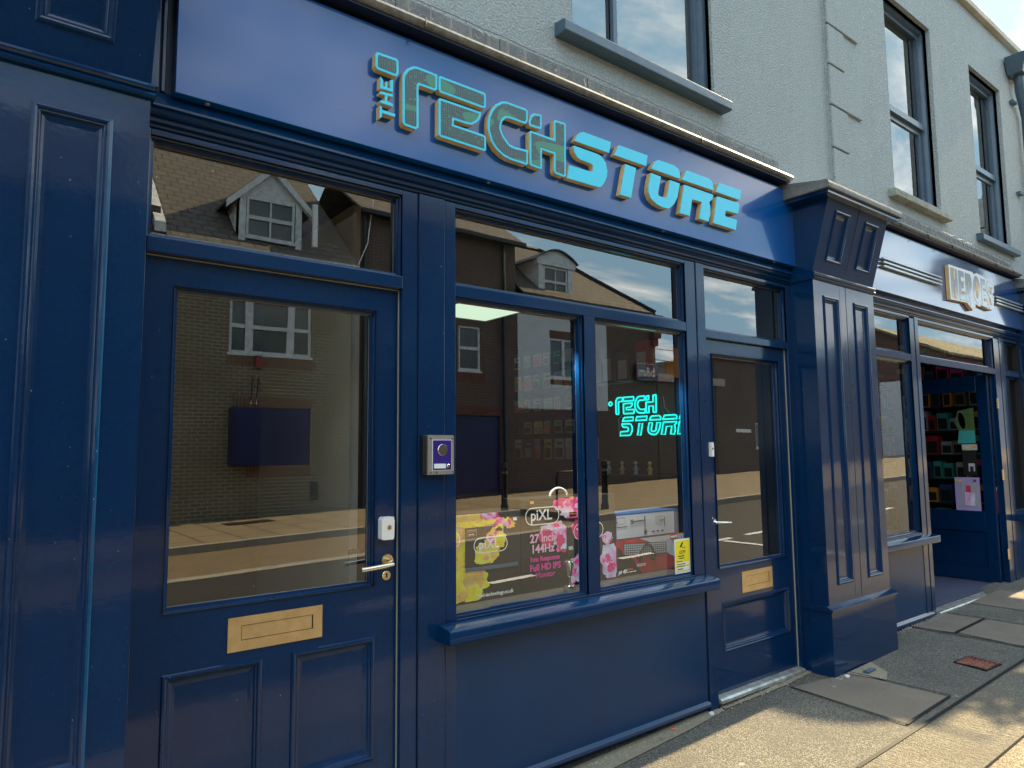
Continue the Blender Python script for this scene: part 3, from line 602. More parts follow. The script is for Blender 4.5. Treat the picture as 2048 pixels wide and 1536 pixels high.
def ledge(parent, x0, x1):
    b = MB(); b.bar(x0, x1, [(.03, 3.202), (-.09, 3.202), (-.112, 3.204), (-.122, 3.211), (-.125, 3.220), (-.120, 3.232), (-.105, 3.240), (-.016, 3.255), (.03, 3.255)]); b.build('lead_nosing', 'lead', parent, smooth=True)
    b = MB(); b.box(x0, x1, .0, .05, 2.66, 3.2); b.box(x0, x1, -.10, .0, 3.190, 3.2015); b.build('fascia_backing', 'fascia_dark', parent)
    b = MB(); rr = random.Random(5)
    x = x0 - .02
    while x < x1:
        w_ = rr.uniform(.55, .62); h = 3.36 + rr.uniform(-.006, .01)
        b.hexa([(x, -.020, 3.24), (min(x1, x + w_), -.020, 3.24), (min(x1, x + w_), .0, 3.24), (x, .0, 3.24)], [(x, -.020, h), (min(x1, x + w_), -.020, h + rr.uniform(-.01, .01)), (min(x1, x + w_), .0, h), (x, .0, h)]); x += w_ - .004
    b.build('lead_upstand', 'flashing', parent)
    b = MB(); x = x0 + .03; pts = []
    while x < x1 - .02:
        k = rr.uniform(-.006, .006); b.tube([(x, -.06, 3.25), (x + k, -.05, 3.35)], .0021, 4)
        if rr.random() < .6: b.tube([(x + .004, -.045, 3.25), (x + k + .006, -.03, 3.35)], .0016, 4)
        pts.append((x, -.045 + rr.uniform(-.004, .004), 3.362 + rr.uniform(-.004, .005))); x += .105
    b.tube(pts, .0018, 5); b.build('bird_deterrent', 'wire', parent)
    b = MB()                                  # cobwebs and dead grass caught in the wires
    for i in range(int((x1 - x0) * 26)):
        xx = rr.uniform(x0, x1); y_ = rr.uniform(-.11, -.03); p = Vector((xx, y_, 3.245 + rr.uniform(0, .09) * rr.random())); q_ = p + Vector((rr.gauss(0, .03), rr.gauss(0, .012), rr.uniform(-.01, .04)))
        b.tube([p, (p + q_) / 2 + Vector((rr.gauss(0, .006), 0, rr.gauss(0, .006))), q_], .0005, 3)
    b.build('cobwebs', 'web', parent)['kind'] = 'stuff'
    for xx in [x0 + (x1 - x0) * t for t in (.16, .31, .46, .61, .77, .92)]: MB().tube([(xx, -.128, 3.19), (xx + .004, -.128, 3.205), (xx + .012, -.11, 3.245)], .005, 5).build('lead_joint', 'dark_wall', parent)
BEAD = [(0, .0), (0, .012), (.006, .014), (.008, .024), (.016, .026), (.016, .052)]
def bead(b, x0, x1, z0, z1, y=0.0): b.frame(x0, x1, z0, z1, [(i, y + yy) for i, yy in BEAD])

# ================================================================== TECH SHOPFRONT
sf = empty('shopfront', (2.3, 0, 0), 'glossy navy timber shopfront with two doors and wide window, beneath the plain blue fascia', 'shopfront')
pilaster(sf, -4.75); pilaster(sf, 0)
cornice(sf, .40, 4.33); ledge(sf, -8, 4.22)
b = MB(); b.box(-8, -.45, .0, .03, -.2, 3.0); b.build('side_panel', 'navy', sf)
b = MB(); b.box(.42, .445, -.03, .0, 2.66, 3.18); b.box(.455, .47, -.012, .0, 2.66, 3.18); b.build('fascia_trim', 'navy', sf, bevel=.003)
b = MB(); b.box(.492, 4.335, -.05, -.006, 2.652, 3.168); b.build('fascia_board', 'fascia_blue', sf, bevel=.002)
for x in (.60, 1.8, 3.0, 4.1): MB().lathe(x, -.028, [(.008, -.004), (.008, 0)], 8, 2.652).build('fixing', 'aluminium', sf)
# posts and rails (faces at y=0)
pieces('post', 'navy', sf, [(.40, .432, -.004, .06, -.06, 2.53), (1.379, 1.452, 0, .06, -.06, 2.53), (1.456, 1.582, -.006, .06, -.06, 2.53), (1.586, 1.641, 0, .06, -.06, 2.53), (3.211, 3.302, 0, .06, .735, 2.53), (3.308, 3.384, -.004, .06, -.02, 2.53), (4.262, 4.322, 0, .06, -.02, 2.53)])
pieces('joint', 'black', sf, [(1.450, 1.458, .004, .05, -.05, 2.52), (1.580, 1.588, .004, .05, -.05, 2.52), (3.300, 3.310, .004, .05, -.02, 2.52)], 0)
pieces('rail', 'navy_h', sf, [(.432, 1.379, 0, .06, 2.508, 2.53), (1.641, 3.211, 0, .06, 2.508, 2.53), (3.384, 4.262, 0, .06, 2.508, 2.53), (.432, 1.379, -.006, .06, 2.111, 2.163), (1.641, 3.211, 0, .06, 2.114, 2.166), (3.384, 4.262, 0, .06, 2.095, 2.140), (1.641, 3.211, 0, .06, .735, .752)], .003)
b = MB(); b.box(2.404, 2.482, 0, .06, .752, 2.114); b.build('mullion', 'navy', sf, bevel=.003)
for (x0, x1, z0, z1, lab) in ((.432, 1.379, 2.163, 2.508, 'narrow transom light over the left door'), (1.641, 3.211, 2.166, 2.508, 'long transom light over the display window'), (3.384, 4.262, 2.140, 2.508, 'transom light over the right door'),
                         (1.641, 2.404, .752, 2.114, 'left pane of the display window'), (2.482, 3.211, .752, 2.114, 'right pane of the display window')):
    b = MB(); bead(b, x0, x1, z0, z1); f = b.build('window', 'navy', sf); f['label'] = lab
    glasspane(f, x0 + .01, x1 - .01, z0 + .01, z1 - .01)
b = MB(); b.bar(1.552, 3.312, [(.0, .742), (-.03, .740), (-.075, .735), (-.088, .731), (-.092, .724), (-.092, .682), (-.086, .676), (-.0, .674)]); b.build('sill', 'navy_h', sf, smooth=True)
b = MB(); b.box(1.592, 3.304, .004, .03, .02, .676); b.build('stall_riser', 'navy_panel', sf)
b = MB(); b.bar(1.594, 3.306, [(.004, .062), (-.012, .048), (-.014, .036), (.004, .034)]); b.build('drip_strip', 'navy_h', sf)
# ---- left door
d = MB(); y = .03
OP = (.527, 1.277, .930, 2.012); PL = (.552, .832, .302, .716); PR = (.977, 1.262, .302, .716)
d.holes(.436, 1.376, -.06, 2.106, y, [OP, PL, PR], .014)
for h in (PL, PR):
    pan(d, *h, y); d.quad((h[0], y + .014, h[2]), (h[1], y + .014, h[2]), (h[1], y + .014, h[3]), (h[0], y + .014, h[3])); 
d.box(.436, .44, y + .001, y + .045, -.06, 2.106)
door = d.build('door', 'navy', sf); MB().box(1.3764, 1.3784, .022, .03, -.04, 2.106).build('door_edge_glint', 'sealant', door); MB().box(.44, 1.376, .022, .03, 2.1062, 2.1085).build('door_edge_glint', 'sealant', door); door['label'] = 'wide left door with big glass pane, two lower panels and gold letter plate'  # pale strips paint the light caught along the door edges
b = MB(); bead(b, OP[0], OP[1], OP[2], OP[3], .022); b.build('glazing_bead', 'navy', door)
glasspane(door, OP[0] + .01, OP[1] - .01, OP[2] + .01, OP[3] - .01, .06)
def letter_plate(parent, x0, x1, z0, z1, y):
    b = MB(); b.holes(x0, x1, z0, z1, y - .004, [(x0 + .045, x1 - .035, z0 + .035, z1 - .030)], .003); b.quad((x0, y - .004, z0), (x0, y, z0), (x0, y, z1), (x0, y - .004, z1)); b.quad((x0, y, z0), (x1, y, z0), (x1, y - .004, z0), (x0, y - .004, z0))
    p = b.build('letter_plate', 'brass', parent)
    b = MB(); b.box(x0 + .047, x1 - .040, y - .003, y, z0 + .037, z1 - .032); b.build('flap', 'brass', p)
    b = MB(); b.box(x1 - .040, x1 - .035, y - .0035, y, z0 + .035, z1 - .03); b.build('slot', 'black', p)
letter_plate(door, .733, 1.069, .772, .887, .03)
def lever(parent, cx, cz, y, L=.13, m='brass_bright', s=-1):
    b = MB(); b.lathe(cx, y, [(.026, 0), (.026, -.006), (.024, -.009)], 28, cz, 'y'); b.lathe(cx, y, [(.011, -.008), (.011, -.035)], 16, cz, 'y')
    h = b.build('handle', m, parent, smooth=True)
    b = MB(); pts = [(cx + .004 * -s, y - .03, cz - .004)]
    for i in range(9):
        t = i / 8; pts.append((cx + s * L * t, y - .046 - .006 * math.sin(t * 3), cz - .010 - .008 * t))
    b.tube(pts, [.009] + [.0095] * 9, 12); b.build('lever', 'satin_lever' if m == 'brass_bright' else m, h, smooth=True)
lever(door, 1.334, 1.020, .03)
b = MB(); b.lathe(1.331, .03, [(.0185, 0), (.0185, -.004), (.017, -.0055)], 24, .962, 'y'); k = b.build('keyhole', 'brass_bright', door, smooth=True)
b = MB(); b.lathe(1.331, .0246, [(.0045, 0), (.0045, -.001)], 12, .967, 'y'); b.prism([(1.3285, .953), (1.3335, .953), (1.3335, .967), (1.3285, .967)], .0232, .0246); b.build('key_slot', 'black', k)
b = MB(); b.prism([(1.293, 1.108), (1.303, 1.104), (1.344, 1.104), (1.347, 1.112), (1.348, 1.175), (1.345, 1.192), (1.300, 1.192), (1.293, 1.182)], -.006, .03)
k = b.build('lock_case', 'white_plastic', door, bevel=.003)
b = MB(); b.lathe(1.325, -.006, [(.0095, 0), (.0095, -.003)], 18, 1.152, 'y'); k2 = b.build('cylinder', 'brass_bright', k)
b = MB(); b.box(1.3235, 1.3265, -.0102, -.009, 1.146, 1.158); b.build('key_slot', 'black', k)
b = MB(); pts = [(1.20, .085, 1.055)] + [(1.20 + .018 * i, .088 + .002 * math.sin(i * 1.8), 1.055 + .0008 * i + .0035 * math.sin(i * 1.5)) for i in range(8)]
b.tube(pts, .009, 10); b.build('inner_handle', 'black_gloss', door, smooth=True)
# ---- right door
d = MB(); OP = (3.470, 4.180, .752, 2.010); PN = (3.512, 4.165, .300, .538)
d.holes(3.388, 4.258, .062, 2.092, y, [OP, PN], .014); pan(d, *PN, y); d.quad((PN[0], y + .014, PN[2]), (PN[1], y + .014, PN[2]), (PN[1], y + .014, PN[3]), (PN[0], y + .014, PN[3]))
d2 = d.build('door', 'navy', sf); MB().box(4.2584, 4.2602, .022, .03, .06, 2.092).build('door_edge_glint', 'sealant', d2); d2['label'] = 'right door with tall glass pane, small gold letter plate and one low panel'  # pale strip stands in for light caught at this door's edge
b = MB(); bead(b, *OP, .022); b.build('glazing_bead', 'navy', d2)
glasspane(d2, OP[0] + .01, OP[1] - .01, OP[2] + .01, OP[3] - .01, .06)
letter_plate(d2, 3.690, 4.010, .588, .712, .03)
lever(d2, 3.405, 1.034, .03, .13, 'chrome', 1)
b = MB(); b.prism([(3.372, 1.40), (3.395, 1.40), (3.397, 1.408), (3.397, 1.474), (3.393, 1.482), (3.374, 1.482)], -.022, .0); k = b.build('lock_case', 'white_plastic', d2, bevel=.003)
b = MB(); b.lathe(3.385, -.022, [(.005, 0), (.005, -.002)], 14, 1.446, 'y'); b.build('cylinder', 'black', k)
b = MB(); b.bar(3.386, 4.262, [(.03, .060), (-.012, .056), (-.022, .046), (-.022, .03), (.03, .03)]); b.build('threshold', 'aluminium', sf)
b = MB(); b.box(.42, 4.32, .07, .4, -.2, .03); b.build('plinth', 'dark_wall', sf)
# opaque reveal boards behind posts so the shop interior reads as a room
b = MB(); b.box(1.445, 1.60, .06, .30, 0, 2.9); b.box(.40, .44, .06, .3, 0, 2.9); b.box(4.24, 4.40, .06, .18, 0, 2.9); b.build('reveal', 'black', sf)

# ---- door entry intercom
ic = empty('intercom', (1.53, -.01, 1.35), 'grey metal entry intercom with purple face and round speaker on the post', 'intercom')
b = MB(); b.prism([(1.478, 1.352), (1.602, 1.352), (1.605, 1.357), (1.605, 1.508), (1.600, 1.513), (1.480, 1.513)], -.040, -.006); b.build('housing', 'satin_steel', ic, bevel=.004)
b = MB(); b.box(1.462, 1.480, -.030, -.006, 1.354, 1.512); b.build('side_flange', 'black', ic, bevel=.002)
b = MB(); b.box(1.499, 1.592, -.042, -.040, 1.368, 1.494); b.build('rim', 'label_white', ic)
b = MB(); b.box(1.5015, 1.5895, -.0435, -.042, 1.3705, 1.4915); b.build('faceplate', 'purple', ic)
b = MB(); b.lathe(1.547, -.0435, [(.024, 0), (.024, -.002), (.0225, -.0035)], 32, 1.452, 'y'); s_ = b.build('speaker', 'chrome', ic, smooth=True)
b = MB()
for i in range(-4, 5):
    for j in range(-4, 5):
        if i * i + j * j < 19: b.lathe(1.547 + i * .0045 + (j % 2) * .002, -.047, [(.0010, 0), (.0010, -.0006)], 6, 1.452 + j * .0045, 'y')
b.build('speaker_holes', 'black', s_)
b = MB(); b.box(1.506, 1.562, -.045, -.0435, 1.377, 1.396); b.build('name_card', 'label_white', ic)
b = MB(); b.lathe(1.574, -.0435, [(.008, 0), (.008, -.002), (.006, -.004)], 20, 1.387, 'y'); b.build('button', 'chrome', ic, smooth=True)
for (x, z) in ((1.492, 1.500), (1.598, 1.500), (1.492, 1.361), (1.598, 1.362), (1.52, 1.36)):
    b = MB(); b.lathe(x, -.040, [(.0042, 0), (.0042, -.002)], 12, z, 'y'); b.build('screw', 'chrome', ic)

# ================================================================== MAIN SIGN
sg = empty('shop_sign', (2.4, -.055, 2.65), 'raised cyan and gold THE TECHSTORE lettering on the blue fascia', 'sign')
for (nm, ins, pts) in LETTERS:
    b = MB(); b.prism(pts, -.082, -.053, front=0, side=1)
    cx = sum(p[0] for p in pts) / len(pts)
    o = b.build(nm, ['cyan', 'gold_edge'], sg)
    b = MB(); b.prism(pts, -.0855, -.0822, front=0, side=0); b.build('face', 'cyan', o)
    if ins: b = MB(); b.prism(inset(pts, .0105), -.0868, -.0856, front=0, side=0); b.build('circuit_inlay', 'circuit', o)

# ================================================================== COMICS SHOPFRONT
hf = empty('shopfront', (6.7, 0, .1), 'navy timber shopfront with an open door at the right, beneath the paler shining fascia', 'shopfront')
pilaster(hf, 4.42)
cornice(hf, 5.15, 8.74); ledge(hf, 5.245, 8.62)
b = MB(); b.box(5.155, 8.75, -.05, -.006, 2.652, 3.168); b.build('fascia_board', 'fascia_gloss', hf, bevel=.002)
pieces('post', 'navy', hf, [(5.15, 5.20, 0, .06, .12, 2.53), (6.130, 6.215, 0, .06, .09, 2.53), (6.222, 6.290, -.004, .06, .06, 2.53), (8.02, 8.16, 0, .06, .11, 2.53), (8.168, 8.30, -.004, .06, .11, 2.53)])
pieces('rail', 'navy_h', hf, [(5.20, 8.7, 0, .06, 2.508, 2.53), (5.20, 6.13, 0, .06, 2.150, 2.205), (6.29, 8.02, 0, .06, 2.150, 2.205), (8.30, 8.75, 0, .06, 2.150, 2.205), (5.20, 6.13, 0, .06, .735, .752), (8.30, 8.75, 0, .06, .76, .775)], .003)
for (x0, x1, z0, z1) in ((5.20, 6.13, 2.205, 2.508), (6.29, 8.02, 2.205, 2.508), (8.30, 8.75, 2.205, 2.508), (5.20, 6.13, .752, 2.15), (8.30, 8.75, .775, 2.15)):
    b = MB(); bead(b, x0, x1, z0, z1); f = b.build('window', 'navy', hf); glasspane(f, x0 + .01, x1 - .01, z0 + .01, z1 - .01)
for x0, x1, dz in ((5.166, 6.235, 0), (8.29, 8.75, .02)):
    b = MB(); b.bar(x0, x1, [(.0, .742 + dz), (-.03, .740 + dz), (-.075, .735 + dz), (-.088, .731 + dz), (-.092, .724 + dz), (-.092, .682 + dz), (-.086, .676 + dz), (-.0, .674 + dz)]); b.build('sill', 'navy_h', hf, smooth=True)
pieces('stall_riser', 'navy_panel', hf, [(5.165, 6.132, .004, .03, .10, .676), (8.30, 8.75, .004, .03, .13, .69)], 0)
b = MB(); b.bar(5.17, 6.24, [(.004, .122), (-.016, .105), (-.018, .085), (.004, .08)]); b.build('drip_strip', 'navy_h', hf)
b = MB(); b.bar(6.29, 8.16, [(.05, .112), (-.03, .108), (-.035, .10), (-.035, .085), (.05, .085)]); b.build('threshold', 'aluminium', hf)
# open leaf, hinged on the right post and swung into the shop
dx = 8.0
lf = MB(); lf.box(dx - .045, dx, .06, .16, .12, 2.145); lf.box(dx - .045, dx, .86, .97, .12, 2.145); lf.box(dx - .045, dx, .16, .86, 1.99, 2.145); lf.box(dx - .045, dx, .16, .86, .60, .80)
lf.box(dx - .045, dx, .16, .86, .12, .25); lf.box(dx - .03, dx - .01, .16, .86, .25, .6)
lf.prism([(.19, .28), (.83, .28), (.83, .57), (.19, .57)], dx - .034, dx - .03, axis='x')
dl = lf.build('door', 'navy', hf, bevel=.003); dl['label'] = 'open door leaf swung into the shop with stickers on its glass'
b = MB(); b.quad((dx - .02, .86, .8), (dx - .02, .16, .8), (dx - .02, .16, 1.99), (dx - .02, .86, 1.99)); b.build('pane', 'glass', dl)
for z in (.40, 1.16, 1.86):
    b = MB(); b.box(dx + .002, dx + .05, -.0015, .003, z - .05, z + .05)
    b.tube([(dx + .001, .0, z - .05), (dx + .001, .0, z + .05)], .006, 8)
    hg = b.build('hinge', 'brass_bright', dl)
    b = MB()
    for k in (-.03, 0, .03): b.lathe(dx + .03 + .006 * (1 if k else -1), -.0016, [(.004, 0), (.004, -.0015)], 8, z + k, 'y')
    b.build('screw', 'black', hg)
b = MB(); b.box(5.0, 8.75, .06, 3.4, .02, .115); b.build('floor', 'mat_floor', hf)
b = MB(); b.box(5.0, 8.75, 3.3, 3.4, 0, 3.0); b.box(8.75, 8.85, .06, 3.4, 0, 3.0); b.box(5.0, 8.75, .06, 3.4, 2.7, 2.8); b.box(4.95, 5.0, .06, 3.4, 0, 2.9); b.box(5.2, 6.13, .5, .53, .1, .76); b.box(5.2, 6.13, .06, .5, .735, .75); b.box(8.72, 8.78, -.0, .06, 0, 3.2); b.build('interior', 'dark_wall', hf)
fill_panel = empty('ceiling_light', (7.4, 1.6, 2.68), 'unseen glowing panel added to brighten the comics shop', 'ceiling light')
MB().box(7.0, 7.8, 1.3, 1.9, 2.675, 2.69).build('panel', 'fill_glow', fill_panel)  # unseen emissive panel, added to lift the dark comics shop interior
# sign with bars
hs = empty('shop_sign', (7.3, -.055, 2.65), 'silver HEROES sign with gold edges between two sets of three bars', 'sign')
b = MB(); b.prism(HEROES, -.084, -.053, front=0, side=1); bk = b.build('backing', ['white_line', 'gold_edge'], hs)
def glyph(x, w_, s, z0=2.755, z1=3.045):
    if s == 'H': P_ = [[(0, 0), (.36, 0), (.36, .40), (.60, .40), (.60, 0), (1, 0), (1, 1), (.62, 1), (.62, .62), (.38, .62), (.38, 1), (0, 1)]]
    elif s == 'E': P_ = [[(0, 0), (1, 0), (1, .24), (.42, .24), (.42, .40), (.85, .40), (.85, .60), (.42, .60), (.42, .78), (1, .78), (1, 1), (0, 1)]]
    elif s == 'R': P_ = [[(0, 0), (.36, 0), (.36, .34), (.62, -.20), (1.05, -.20), (.78, .42), (.98, .55), (1, .85), (.8, 1), (0, 1)]]
    elif s == 'O': P_ = [[(.5 + .5 * math.cos(a * .2618) , .5 + .53 * math.sin(a * .2618)) for a in range(24)]]
    else: P_ = [[(.05, .10), (.3, -.03), (.75, -.02), (1, .15), (1, .42), (.45, .68), (.45, .78), (.95, .72), (.95, .9), (.7, 1.02), (.3, 1.02), (.02, .85), (.02, .58), (.55, .34), (.55, .22), (.05, .3)]]
    return [[(x + w_ * a, z0 + (z1 - z0) * c) for a, c in p] for p in P_]
for ch_, x, w_ in (('H', 6.825, .155), ('E', 7.00, .135), ('R', 7.155, .155), ('O', 7.335, .185), ('E', 7.54, .115), ('S', 7.675, .165)):
    for p in glyph(x, w_, ch_, 2.76 if ch_ != 'O' else 2.78, 3.035):
        b = MB(); b.prism(inset(p, .004), -.0866, -.0842, front=0, side=0); b.build('letter', 'silver_face', hs)
for (x, w_, za, zb) in ((6.885, .032, 2.76, 2.868), (6.885, .032, 2.932, 3.035), (7.062, .07, 2.828, 2.848), (7.062, .07, 2.928, 2.942), (7.215, .03, 2.925, 2.95), (7.59, .06, 2.826, 2.846), (7.59, .06, 2.928, 2.942)):
    b = MB(); b.box(x, x + w_, -.0885, -.0862, za, zb); b.build('counter', 'gold_edge', hs)
b = MB(); b.prism([(7.4275 + .030 * math.cos(a * .5236), 2.905 + .085 * math.sin(a * .5236)) for a in range(12)], -.0885, -.0862); b.build('counter', 'gold_edge', hs)
for q in ([(7.735, 2.80), (7.79, 2.80), (7.735, 2.87)], [(7.75, 2.93), (7.80, 2.915), (7.80, 2.98)]): MB().prism(q, -.0885, -.0862).build('counter', 'gold_edge', hs)
for x0, x1 in ((5.545, 6.66), (7.935, 8.72)):
    for z in (2.910, 2.878, 2.846):
        b = MB(); b.prism([(x0, z - .007), (x1 - .02, z - .007), (x1, z + .007), (x0 + .02, z + .007)], -.080, -.055, front=0, side=1); b.build('bar', ['silver_face', 'satin_steel'], hs)
# ================================================================== SHOP INTERIOR
room = empty('shop_room', (3, 2, 0), 'dim shop interior with dark ceiling and display deck behind the window', 'room')
b = MB(); b.box(1.45, 4.4, 3.9, 4.0, 0, 2.75); b.box(4.405, 4.5, .3, 4.0, 0, 2.75); b.box(1.47, 1.60, .3, 4.0, 0, 2.75); b.build('wall', 'shop_wall', room)
b = MB(); b.box(1.47, 4.5, .07, 4.0, 2.72, 2.8); b.build('ceiling', 'shop_wall', room)
b = MB(); b.box(1.47, 4.5, .4, 4.0, -.02, .045); b.build('floor', 'deck', room)
b = MB(); b.box(1.60, 3.30, .06, .75, .70, .744); b.box(1.60, 3.30, .72, .75, .05, .70); b.build('display_deck', 'deck', room)
b = MB(); b.box(4.385, 4.404, 1.9, 3.6, .9, 2.5); b.build('slat_wall', 'slat_blue', room)
b = MB()
for z in [.95 + .1 * i for i in range(16)]: b.box(4.380, 4.3845, 1.9, 3.6, z, z + .012)
b.build('slat', 'black', room)
hall = empty('hallway', (1, 1, 0), 'dim hallway behind the left door with one pale side wall', 'room')
b = MB(); b.box(1.40, 1.44, .52, 3.5, 0, 2.75); b.build('pale_wall', 'pale_wall', hall)
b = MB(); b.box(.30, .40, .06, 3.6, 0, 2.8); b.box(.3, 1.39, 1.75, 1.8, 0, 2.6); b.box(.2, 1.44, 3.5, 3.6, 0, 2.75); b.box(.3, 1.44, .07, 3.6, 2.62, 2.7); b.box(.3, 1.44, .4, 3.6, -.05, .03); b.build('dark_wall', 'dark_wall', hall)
cl = empty('ceiling_light', (3.6, 2.6, 2.7), 'square lit ceiling panel glowing pale green inside the shop', 'ceiling light')
b = MB(); b.box(3.25, 3.92, 2.38, 2.95, 2.700, 2.718); b.build('panel', 'lamp_panel', cl)
b = MB(); b.frame(3.23, 3.94, 2.36, 2.97, [(0, 0), (.02, 0)]); 
b = MB(); b.box(3.22, 3.25, 2.35, 2.98, 2.695, 2.72); b.box(3.92, 3.95, 2.35, 2.98, 2.695, 2.72); b.box(3.25, 3.92, 2.35, 2.38, 2.695, 2.72); b.box(3.25, 3.92, 2.95, 2.98, 2.695, 2.72); b.build('trim', 'white_plastic', cl)
sp = empty('spotlight', (1.75, .35, 2.32), 'small warm round spotlight shining high behind the long transom', 'spotlight')
b = MB(); b.lathe(1.745, .34, [(.022, 0), (.022, -.01)], 20, 2.335, 'y'); b.build('lens', 'spot_warm', sp)
b = MB(); b.lathe(1.745, .345, [(.03, 0), (.03, .05), (.02, .07)], 20, 2.335, 'y'); b.tube([(1.745, .4, 2.335), (1.745, .42, 2.72)], .008, 6); b.build('housing', 'white_plastic', sp)
# neon TECH STORE sign on the right hand wall, reading from the back of the shop towards the window
nl = empty('neon_sign', (4.36, 1.3, 1.55), 'glowing turquoise neon outline sign reading TECH STORE', 'neon sign')
def neon(src, a0, a1, c0, c1, y0, y1, z0, z1):
    for pts in src:
        q = [(4.355, y0 + (y1 - y0) * (x - a0) / (a1 - a0), z0 + (z1 - z0) * (z - c0) / (c1 - c0)) for x, z in inset(pts, .006)]
        b = MB(); b.tube(q, .0065, 6, closed=True); b.build('neon_tube', 'neon', nl, smooth=True)
        b = MB(); b.prism([(p[1], p[2]) for p in q], 4.362, 4.366, axis='x'); b.build('letter_back', 'neon_back', nl)
LP = [l[2] for l in LETTERS]
tech = [LP[1], LP[2], LP[3], LP[7], LP[8], LP[9]]; store = LP[10:]
xs = [p[0] for l in tech for p in l]; zs = [p[1] for l in tech for p in l]
neon(tech, min(xs), max(xs), min(zs), max(zs), 1.66, 1.21, 1.735, 1.885)
neon([[(min(xs) + .03 * math.cos(k * .785), min(zs) + .02 + .03 * math.sin(k * .785)) for k in range(8)]], min(xs), min(xs) + 1, min(zs), min(zs) + 1, 1.72, .9, 1.82, 2.55)
xs = [p[0] for l in store for p in l]; zs = [p[1] for l in store for p in l]
neon(store, min(xs), max(xs), min(zs), max(zs), 1.62, .86, 1.555, 1.715)
b = MB(); b.tube([(4.37, 1.15, 1.86), (4.37, 1.14, 1.78), (4.37, 1.10, 1.73)], .003, 5); b.tube([(4.37, 1.60, 1.73), (4.37, 1.64, 1.70), (4.37, 1.64, 1.58)], .003, 5); b.build('cable', 'white_plastic', nl)
gs = empty('glass_shelf', (4.2, 1.4, 1.975), 'clear glass shelf hung just above the neon sign', 'shelf')
b = MB(); b.quad((4.0, 1.95, 1.975), (4.38, 1.95, 1.975), (4.38, .85, 1.975), (4.0, .85, 1.975)); b.build('shelf_glass', 'glass', gs)
b = MB(); b.box(3.994, 3.999, .85, 1.95, 1.972, 1.978); b.build('shelf_edge', 'chrome', gs)
for k_, (y0, h_, m_, w_) in enumerate(((1.75, .20, 'card_grey', 'grey'), (1.55, .28, 'card_blue', 'blue'), (1.38, .24, 'cardblack', 'black'), (1.18, .30, 'card_red', 'red'), (1.0, .22, 'orange', 'orange'))):
    b = MB(); b.cur = 0; b.box(4.08, 4.25, y0 - .13, y0, 1.982, 1.982 + h_); b.cur = 1; b.box(4.077, 4.08, y0 - .11, y0 - .02, 2.0, 1.982 + h_ * .7); tag(b.build('boxed_gadget', [m_, 'card_white']), '%s boxed gadget standing on the glass shelf above the neon sign' % w_, 'box')
# hanging goods on the wall
gcol = ['card_white', 'lilac', 'card_white', 'art_mix', 'card_white', 'lilac', 'card_grey', 'card_white', 'ink_teal', 'card_blue']
k = 0; kinds = [('white', 'card_white'), ('cream', 'label_white')]
rows = [(2.255, .12, .105, 'top'), (2.03, .15, .13, 'second'), (1.82, .12, .14, 'third'), (1.60, .12, .10, 'fourth'), (1.36, .19, .15, 'lowest')]
cols_word = ['deepest in the shop', 'second from the back', 'third from the back', 'fourth from the back', 'fifth from the back', 'sixth from the back', 'seventh from the back', 'nearest the window']
first = None
for ri, (z, h, pitch, word) in enumerate(rows):
    for ci in range(8):
        y1 = 3.05 - ci * .15
        m_ = gcol[(ri * 3 + ci * 7) % len(gcol)]; wd = .085 + .02 * ((ri + ci) % 3)
        e = empty('hanging_pack', (4.36, y1, z), 'carded accessory pack hanging in the %s row of the shop wall, %s' % (word, cols_word[ci]), 'accessory pack', 'accessory packs hanging on the shop wall')
        b = MB(); b.box(4.352, 4.358, y1 - wd, y1, z, z + h); b.build('card', m_, e)
        b = MB(); b.box(4.345, 4.352, y1 - wd + .015, y1 - .015, z + .015, z + h * .55); b.box(4.350, 4.352, y1 - wd + .01, y1 - .03, z + h * .72, z + h * .82); b.build('product', ['ink', 'card_grey', 'ink_orange', 'ink'][(ri + ci) % 4], e)
        b = MB(); b.tube([(4.384, y1 - wd / 2, z + h + .008), (4.33, y1 - wd / 2, z + h + .012)], .002, 5); b.build('hook', 'chrome', e)
for i, y in enumerate((1.70, 1.55, 1.40, 1.25)):
    e = empty('figurine', (4.3, y, 1.24), 'small pale toy figurine standing on the shelf below the neon sign, number-free base, %s' % ('leftmost', 'second from left', 'third from left', 'rightmost')[i], 'figurine', 'figurines below the neon sign')
    e['label'] = 'small toy figurine on the dark shelf under the neon sign, %s of four' % ('leftmost', 'second from left', 'second from right', 'rightmost')[i]
    b = MB(); b.tube([(4.3, y - .012, 1.24), (4.3, y - .008, 1.275), (4.3, y, 1.29), (4.3, y, 1.315)], [.008, .010, .016, .008], 8); b.tube([(4.3, y + .014, 1.24), (4.3, y + .006, 1.28)], .008, 8); b.tube([(4.3, y - .028, 1.28), (4.3, y, 1.308), (4.3, y + .03, 1.275)], .006, 6); b.lathe(4.3, y, [(.003, 0), (.014, .008), (.016, .018), (.010, .03), (.002, .034)], 12, 1.315); b.build('body', 'gold_edge' if i % 2 else 'card_white', e, smooth=True)
b = MB(); b.box(4.2, 4.404, .9, 1.85, 1.215, 1.238); tag(b.build('wall_shelf', 'black'), 'dark shelf holding figurines under the neon sign', 'shelf')
# small round table stack and chair frame seen low at left of the window
e = empty('display_stand', (1.85, .9, .9), 'stack of dark folded fabric on a white wire rack behind the window', 'rack')
b = MB()
for i in range(3): b.box(1.62, 2.35, 1.3, 1.7, 1.30 + i * .045, 1.335 + i * .045)
b.build('folded_fabric', 'frame_grey', e, bevel=.012)
b = MB(); b.tube([(1.6, 1.28, 1.27), (2.36, 1.28, 1.285), (2.0, 1.28, 1.10), (1.6, 1.28, .98)], .006, 6); b.build('wire_frame', 'white_plastic', e)

